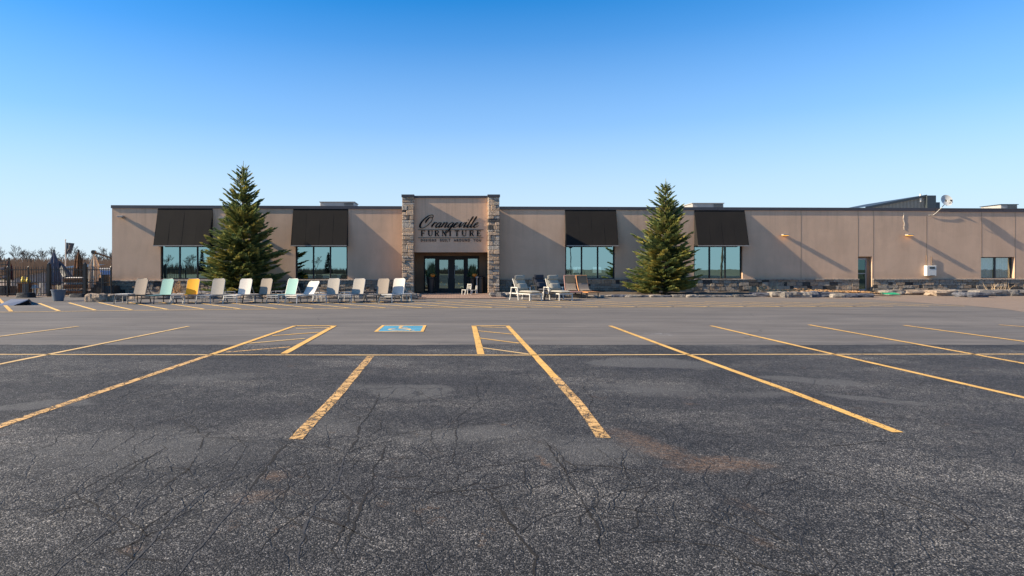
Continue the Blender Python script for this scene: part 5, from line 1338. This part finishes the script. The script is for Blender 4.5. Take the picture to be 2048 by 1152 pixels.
# leaning dark board on the tarmac
T = empty('display_board', tuple(gp(30, 607)), 0, 'shiny blue-grey board leaning low on the tarmac at the far left', 'board')
q = MB(); a = [gp(-6, 611), gp(27, 611), gp(56, 599, .25), gp(23, 598, .27)]; a = [v-T.location for v in a]
q.poly(a); q.poly([v-Vector((0, 0, .03)) for v in a][::-1])
for i in range(4): q.poly([a[i], a[(i+1) % 4], a[(i+1) % 4]-Vector((0, 0, .03)), a[i]-Vector((0, 0, .03))])
q.build('panel', M['blue_panel'], T)
def rel(px, py, z): return gp(px, py, z)-T.location
q = MB(); q.poly([rel(27, 611.3, 0), rel(62, 609.5, 0), rel(63, 604, .05), rel(56, 599, .24)]); q.poly([rel(62, 609.5, 0), rel(63.5, 603, .0), rel(58, 597.5, .22), rel(56, 599, .24)]); q.build('support', M['blackrubber'], T)
def dark_cover(px0, px1, ptop, Y, dep, mt, lab, name='covered_furniture', cat='covered furniture', seed=1, grp='covered stock in the yard'):
    x0, x1 = ax(px0, Y), ax(px1, Y); zt = az(ptop, Y); q = MB(); w = x1-x0
    def fn(u, v):
        a = 2*math.pi*u; s = 1-.12*v; k_ = max(abs(math.cos(a)), abs(math.sin(a))); rr = 1/k_**.75
        return (w/2*math.cos(a)*rr*s*(1+.05*noise.noise(Vector((u*12, v*2, seed)))), dep/2*math.sin(a)*rr*s, zt*v+(.05*noise.noise(Vector((u*9, v*5, seed+3))) if v > 0 else 0))
    q.sheet(fn, 28, 6); q.face([q.vert((w/2*math.cos(t_)*.85/max(abs(math.cos(t_)), abs(math.sin(t_)))**.75, dep/2*math.sin(t_)*.85/max(abs(math.cos(t_)), abs(math.sin(t_)))**.75, zt*.97)) for t_ in [2*math.pi*i/28 for i in range(28)]])
    return tag(q.build(name, mt, loc=((x0+x1)/2, Y+dep/2, .006)), lab, cat, grp)
dark_cover(-30, 13, 573, 36.2, 1.2, M['blackrubber'], 'large black covered stack at the far left behind the fence', seed=1)
dark_cover(28, 58, 586, 33.6, .7, M['blackrubber'], 'low black rounded cover left of the gate post', seed=2)
dark_cover(134, 168, 588, 34.0, .6, M['blackrubber'], 'low black cover between the blue planter and the sandy rocks', seed=3)
dark_cover(72, 96, 566, 38.5, 1.0, M['wood_grey'], 'pale covered stack behind the fence left of the grey umbrella', seed=4)
dark_cover(104, 136, 569, 39.5, 1.2, M['umb_beige'], 'beige covered sofa behind the blue planter', seed=5)
dark_cover(200, 226, 572, 38.0, 1.1, M['charcoal'], 'dark covered goods against the store corner', seed=6)
dark_cover(30, 60, 566, 40, 1.0, M['charcoal'], 'dark covered table behind the fence near the far left', seed=7)
# lantern
T = empty('white_lantern', (ax(69, 36.2), 36.2, .006), 0, 'white framed lantern with curved top behind the fence', 'lantern')
q = MB(); zt = az(577, 36.2); w = .2
for sx in (-1, 1):
    for sy in (-1, 1): q.box(sx*w-.03, sx*w+.03, sy*w-.03, sy*w+.03, .05, zt)
q.box(-.24, .24, -.24, .24, 0, .05); q.box(-.24, .24, -.24, .24, zt, zt+.04); q.build('lantern_frame', M['white'], T)
q = MB(); q.lathe([(.2, zt+.04), (.17, zt+.14), (.08, zt+.2)], 14); q.build('lantern_cap', M['white'], T); q = MB(); q.lathe([(.07, .05), (.07, .5)], 12); q.build('candle', M['white_sling'], T)
# wicker stack + crates
def crate_stack():
    names = ['bottom brown wicker crate of the stack behind the fence, left of the tall gate post', 'middle brown wicker crate of the stack behind the fence', 'topmost brown wicker crate of the stack behind the fence']
    Y = 37; X = ax(152, Y)
    for i in range(3):
        q = MB(); z0 = .006+i*.36; q.box(-.55, .55, -.3, .3, z0+.03, z0+.25)
        for k_ in range(9): q.bar((-.55+k_*.137, -.315, z0+.02), (-.55+k_*.137, -.315, z0+.27), .02)
        o = q.build('wicker_crate', M['umb_brown'], loc=(X, Y, 0)); tag(o, names[i], 'crate', 'stacked wicker crates')
        q = MB(); pillow(q, (0, 0, z0+.30), 1.1, .6, .09, (1, 0, 0), (0, 1, 0), 6)
        tag(q.build('folded_cushion', M['white_sling'], loc=(X, Y, 0)), 'cream cushion lying on the '+('bottom', 'middle', 'topmost')[i]+' wicker crate', 'cushion', 'cushions on the crates')
crate_stack()
T = empty('yellow_figurines', (ax(50, 36), 36, .0), 0, 'small yellow and brown garden ornament on a low stand behind the fence', 'garden ornament')
q = MB(); q.lathe([(.1, .75), (.13, .85), (.1, .95), (.06, 1.0), (.08, 1.06), (.02, 1.12)], 12, at=(-.12, 0)); q.lathe([(.1, .75), (.13, .85), (.1, .93), (.06, .98), (.08, 1.04), (.02, 1.08)], 12, at=(.17, 0)); q.build('figures', M['yellow'], T)
q = MB(); q.box(-.35, .35, -.2, .2, .70, .75); 
for sx in (-1, 1): q.box(sx*.3-.03, sx*.3+.03, -.15, .15, 0, .70)
q.build('stand', M['umb_brown'], T)
# grey board fence / shed with sloping top beyond
Y = 52; T = empty('grey_shed', (0, Y, 0), 0, 'long pale grey ribbed shed wall with sloping roof line beyond the fence', 'shed')
q = MB(); x0, x1 = ax(22, Y), ax(170, Y); n = 60
for i in range(n):
    a = x0+(x1-x0)*i/n; b = x0+(x1-x0)*(i+1)/n; t_ = i/n
    zt = az(558-22*min(1, t_*1.5), Y); q.box(a, b-.03, random.uniform(0, .05), .15, 0, zt)
q.build('shed_wall', M['wood_grey'], T)
q = MB(); q.poly([(x0, -.15, az(557, Y)), (x0+(x1-x0)*.667, -.15, az(535.5, Y)), (x0+(x1-x0)*.667, 3, az(535.5, Y)+.3), (x0, 3, az(557, Y)+.3)]); q.poly([(x0+(x1-x0)*.667, -.15, az(535.5, Y)), (x1, -.15, az(535.5, Y)), (x1, 3, az(535.5, Y)+.3), (x0+(x1-x0)*.667, 3, az(535.5, Y)+.3)]); q.build('shed_roof', M['roof_dark'], T)
# parked truck box
Y = 60; T = empty('box_trailer', (ax(208, Y), Y, 0), 0, 'white and blue parked trailer beyond the fence near the store corner', 'trailer')
w = (ax(228, Y)-ax(196, Y))/2; q = MB(); q.bbox(-w, w, 0, 2.2, .6, az(536, Y), .04); q.build('trailer_body', M['white'], T)
q = MB(); q.box(-w*.7, w*.9, -.02, .0-.002, .9, az(541, Y)); q.build('blue_stripe', M['blue_truck'], T)
for sx in (-1, 1): q = MB(); q.m = Matrix.Translation((sx*w*.6, .1, .4)) @ Matrix.Rotation(R(90), 4, 'X'); q.lathe([(.4, -.12), (.4, .12)], 18); q.build('wheel', M['black'], T)
# ramp/stairs beside the store corner
T = empty('side_stairs', (-21.80, 38.9, 0), 0, 'dark side stairs with a pale sloping handrail at the store corner', 'stairs')
q = MB()
for i in range(6): q.box(-.95+i*.16, -.95+.16+i*.16-.002, 0, .7, 0, .2+.2*i)
q.build('steps', M['charcoal'], T)
q = MB(); q.bar((-1.0, -.02, az(566, 39)), (-.05, -.02, az(545, 39)), .05); q.bar((-.95, -.02, 0), (-.95, -.02, az(565, 39)), .04); q.bar((-.1, -.02, 0), (-.1, -.02, az(546, 39)), .04); q.build('handrail', M['umb_beige'], T)
# black lattice tower + red draped umbrella at far left
T = empty('trellis_display', (ax(4, 36.5), 36.5, .006), 0, 'dark lattice display stand with white goods at the picture left edge', 'display stand')
q = MB(); zt = az(520, 36.5)
for x in (-.45, .45): q.bar((x, 0, 0), (x, 0, zt), .07)
for i in range(9): q.bar((-.45, 0, .3+i*(zt-.4)/8), (.45, 0, .3+i*(zt-.4)/8+.06), .045)
for i in range(5): q.bar((-.4+i*.2, 0, .3), (-.4+i*.2, 0, zt-.1), .03)
q.build('lattice', M['black'], T)
q = MB()
for i, (dx, dz) in enumerate(((-.25, .35), (.1, .5), (-.1, 1.1), (.2, 1.0))): q.m = Matrix.Translation((dx, -.1, zt-dz)); q.bbox(-.1, .1, -.04, .04, -.07, .07, .02)
q.build('hanging_goods', M['umb_grey'], T)
closed_umbrella(18, 519, 560, 37, M['bark_red'], .22, 'closed dark red umbrella at the far left behind the first fence post', seed=12)

# ------------------------------------------------------------------ vegetation far away
def bare_tree_mesh(seed, H=8):
    r = random.Random(seed); tk = MB(); tw = MB()
    def grow(p, d, L, rad, lv):
        e_ = p+d*L; m_ = (p+e_)/2+Vector((r.uniform(-.04, .04), r.uniform(-.04, .04), 0))*L
        (tk if lv < 2 else tw).tube([p, m_, e_], max(rad, .02), 5 if lv < 2 else 3, r1=max(rad*.62, .017), cap=False)
        if lv >= 6: return
        nb = r.choice((2, 3, 3)) if lv < 4 else 3
        for i in range(nb):
            nd_ = (d+Vector((r.gauss(0, .45), r.gauss(0, .45), r.uniform(-.05, .35)))).normalized()
            grow(e_ if i < 2 else m_, nd_, L*r.uniform(.62, .84), rad*.6, lv+1)
    grow(Vector((0, 0, 0)), Vector((0, 0, 1)), H*.24, H*.02, 0)
    return tk, tw
protos = []
for s in range(4):
    tk, tw = bare_tree_mesh(40+s); protos.append((tk, tw))
ptree = []
def bare_tree(x, y, h, k_, lab, grp):
    if len(ptree) <= k_:
        T = empty('bare_tree'); protos[k_][0].build('trunk', M['twig'], T); protos[k_][1].build('crown', M['twig'], T); ptree.append(T)
    else: T = copy_tree(ptree[k_])
    s = h/7.5; T.location = (x, y, -.05); T.scale = (s*1.0, s, s); T.rotation_euler = (0, 0, (x*13.7) % 6.28)
    return tag(T, lab, 'bare tree', grp)
# need prototypes in order
BT = [(8, 498, 0), (34, 496, 1), (58, 503, 2), (88, 497, 3), (122, 500, 0), (143, 499, 1), (165, 502, 2), (186, 501, 3), (204, 503, 0), (219, 500, 1), (-30, 497, 2), (236, 502, 3)]
for i, (px, pt, k_) in enumerate(BT):
    Y = 105+(i*17 % 30); X = ax(px, Y)
    bare_tree(X, Y, az(pt, Y)*1.25, k_, f'{ORD[i]} leafless tree on the skyline beyond the yard, counted from the '+'left' if i < 10 else ('leafless tree beyond the picture left edge' if i == 10 else 'leafless tree hidden behind the store left corner'), 'leafless trees beyond the yard')
q = MB(); r = random.Random(8)
for i in range(16000):
    Y = r.uniform(92, 150); X = ax(r.uniform(-260, 300), Y); h = r.uniform(.4, 1)*(az(515+7*noise.noise(Vector((X*.09, 0, 0)))+r.uniform(-2, 5), Y)); lean = r.uniform(-.18, .18)*h; w = .05+.06*r.random()
    q.poly([(X-w, Y, 0), (X+w, Y, 0), (X+lean+w*.3, Y, h), (X+lean-w*.3, Y, h)])
M['thicket'] = plain('thicket_twigs', (.27, .155, .09), .95, 0, .4, .08)
tag(q.build('distant_wood', M['thicket']), 'brown leafless thicket massed along the skyline beyond the yard', 'wood', kind='stuff')
# what the store windows mirror: trees and posts across the lot behind the viewer
for i, (x, h, k_) in enumerate(((-90, 8, 0), (-84, 6.5, 1), (-78, 7, 2), (-66, 6, 3), (-61, 7, 0), (-41, 6, 1), (-47, 5, 2), (60, 5, 3))):
    bare_tree(x, -100-3*(i % 3), h, k_, f'leafless tree across the lot mirrored in the glass, {ORD[i]} of its line', 'mirrored leafless trees')
def small_conifer(x, y, h, lab):
    T = empty('conifer_tree', (x, y, -.05), 0, lab, 'conifer', 'mirrored conifers'); r = random.Random(int(abs(x)*3)); q = MB()
    for i in range(900):
        t_ = r.random()**.7; z = h*(1-t_)*.95+.3; rad = h*.2*t_*r.uniform(.5, 1); a = r.uniform(0, 6.28); p = Vector((math.cos(a)*rad, math.sin(a)*rad, z)); d = Vector((math.cos(a), math.sin(a), -.2))*.5; n_ = Vector((-d.y, d.x, .1))*.35
        q.poly([p-n_, p+d, p+n_, p-d*.6])
    q.build('crown', M['needles'], T); q = MB(); q.tube([(0, 0, 0), (0, 0, h*.8)], .12, 6, r1=.03); q.build('trunk', M['bark'], T)
for i, (x, h) in enumerate(((-74, 7.5), (-71, 8.5), (-68.5, 6.5), (-37, 6.5), (-63, 5.5))): small_conifer(x, -104, h, f'dark conifer across the lot mirrored in the store glass, {ORD[i]} of its line')
q = MB()
for i in range(5000):
    Y = r.uniform(-150, -108); X = r.uniform(-160, 10)+(30 if r.random() < .5 else 0); h = r.uniform(.5, 1)*(4.2 if X < -55 else 2.2); w = .12
    q.poly([(X-w, Y, 0), (X+w, Y, 0), (X+r.uniform(-.4, .4), Y, h)])
tag(q.build('wood_edge', M['thicket']), 'brown brush across the lot mirrored low in the store glass', 'wood', kind='stuff')
T = empty('lamp_post', (18.6, -20, 0), 0, 'dark parking lot lamp post mirrored in the window right of the entrance', 'lamp post')
q = MB(); q.tube([(0, 0, 0), (0, 0, 5.0)], .07, 8); q.build('pole', M['black'], T); q = MB(); q.bbox(-.28, .28, -.2, .2, 4.85, 5.1, .03); q.build('lamp_head', M['black'], T)
T = empty('utility_pole', (42.6, -20, 0), 0, 'brown utility pole mirrored in the rightmost awning window', 'utility pole')
q = MB(); q.tube([(0, 0, 0), (.5, 0, 10)], .17, 10, r1=.12); q.build('pole', M['bark'], T); q = MB(); q.bar((-.9, 0, 9.2), (1.8, 0, 9.2), .12); q.build('crossarm', M['bark'], T)
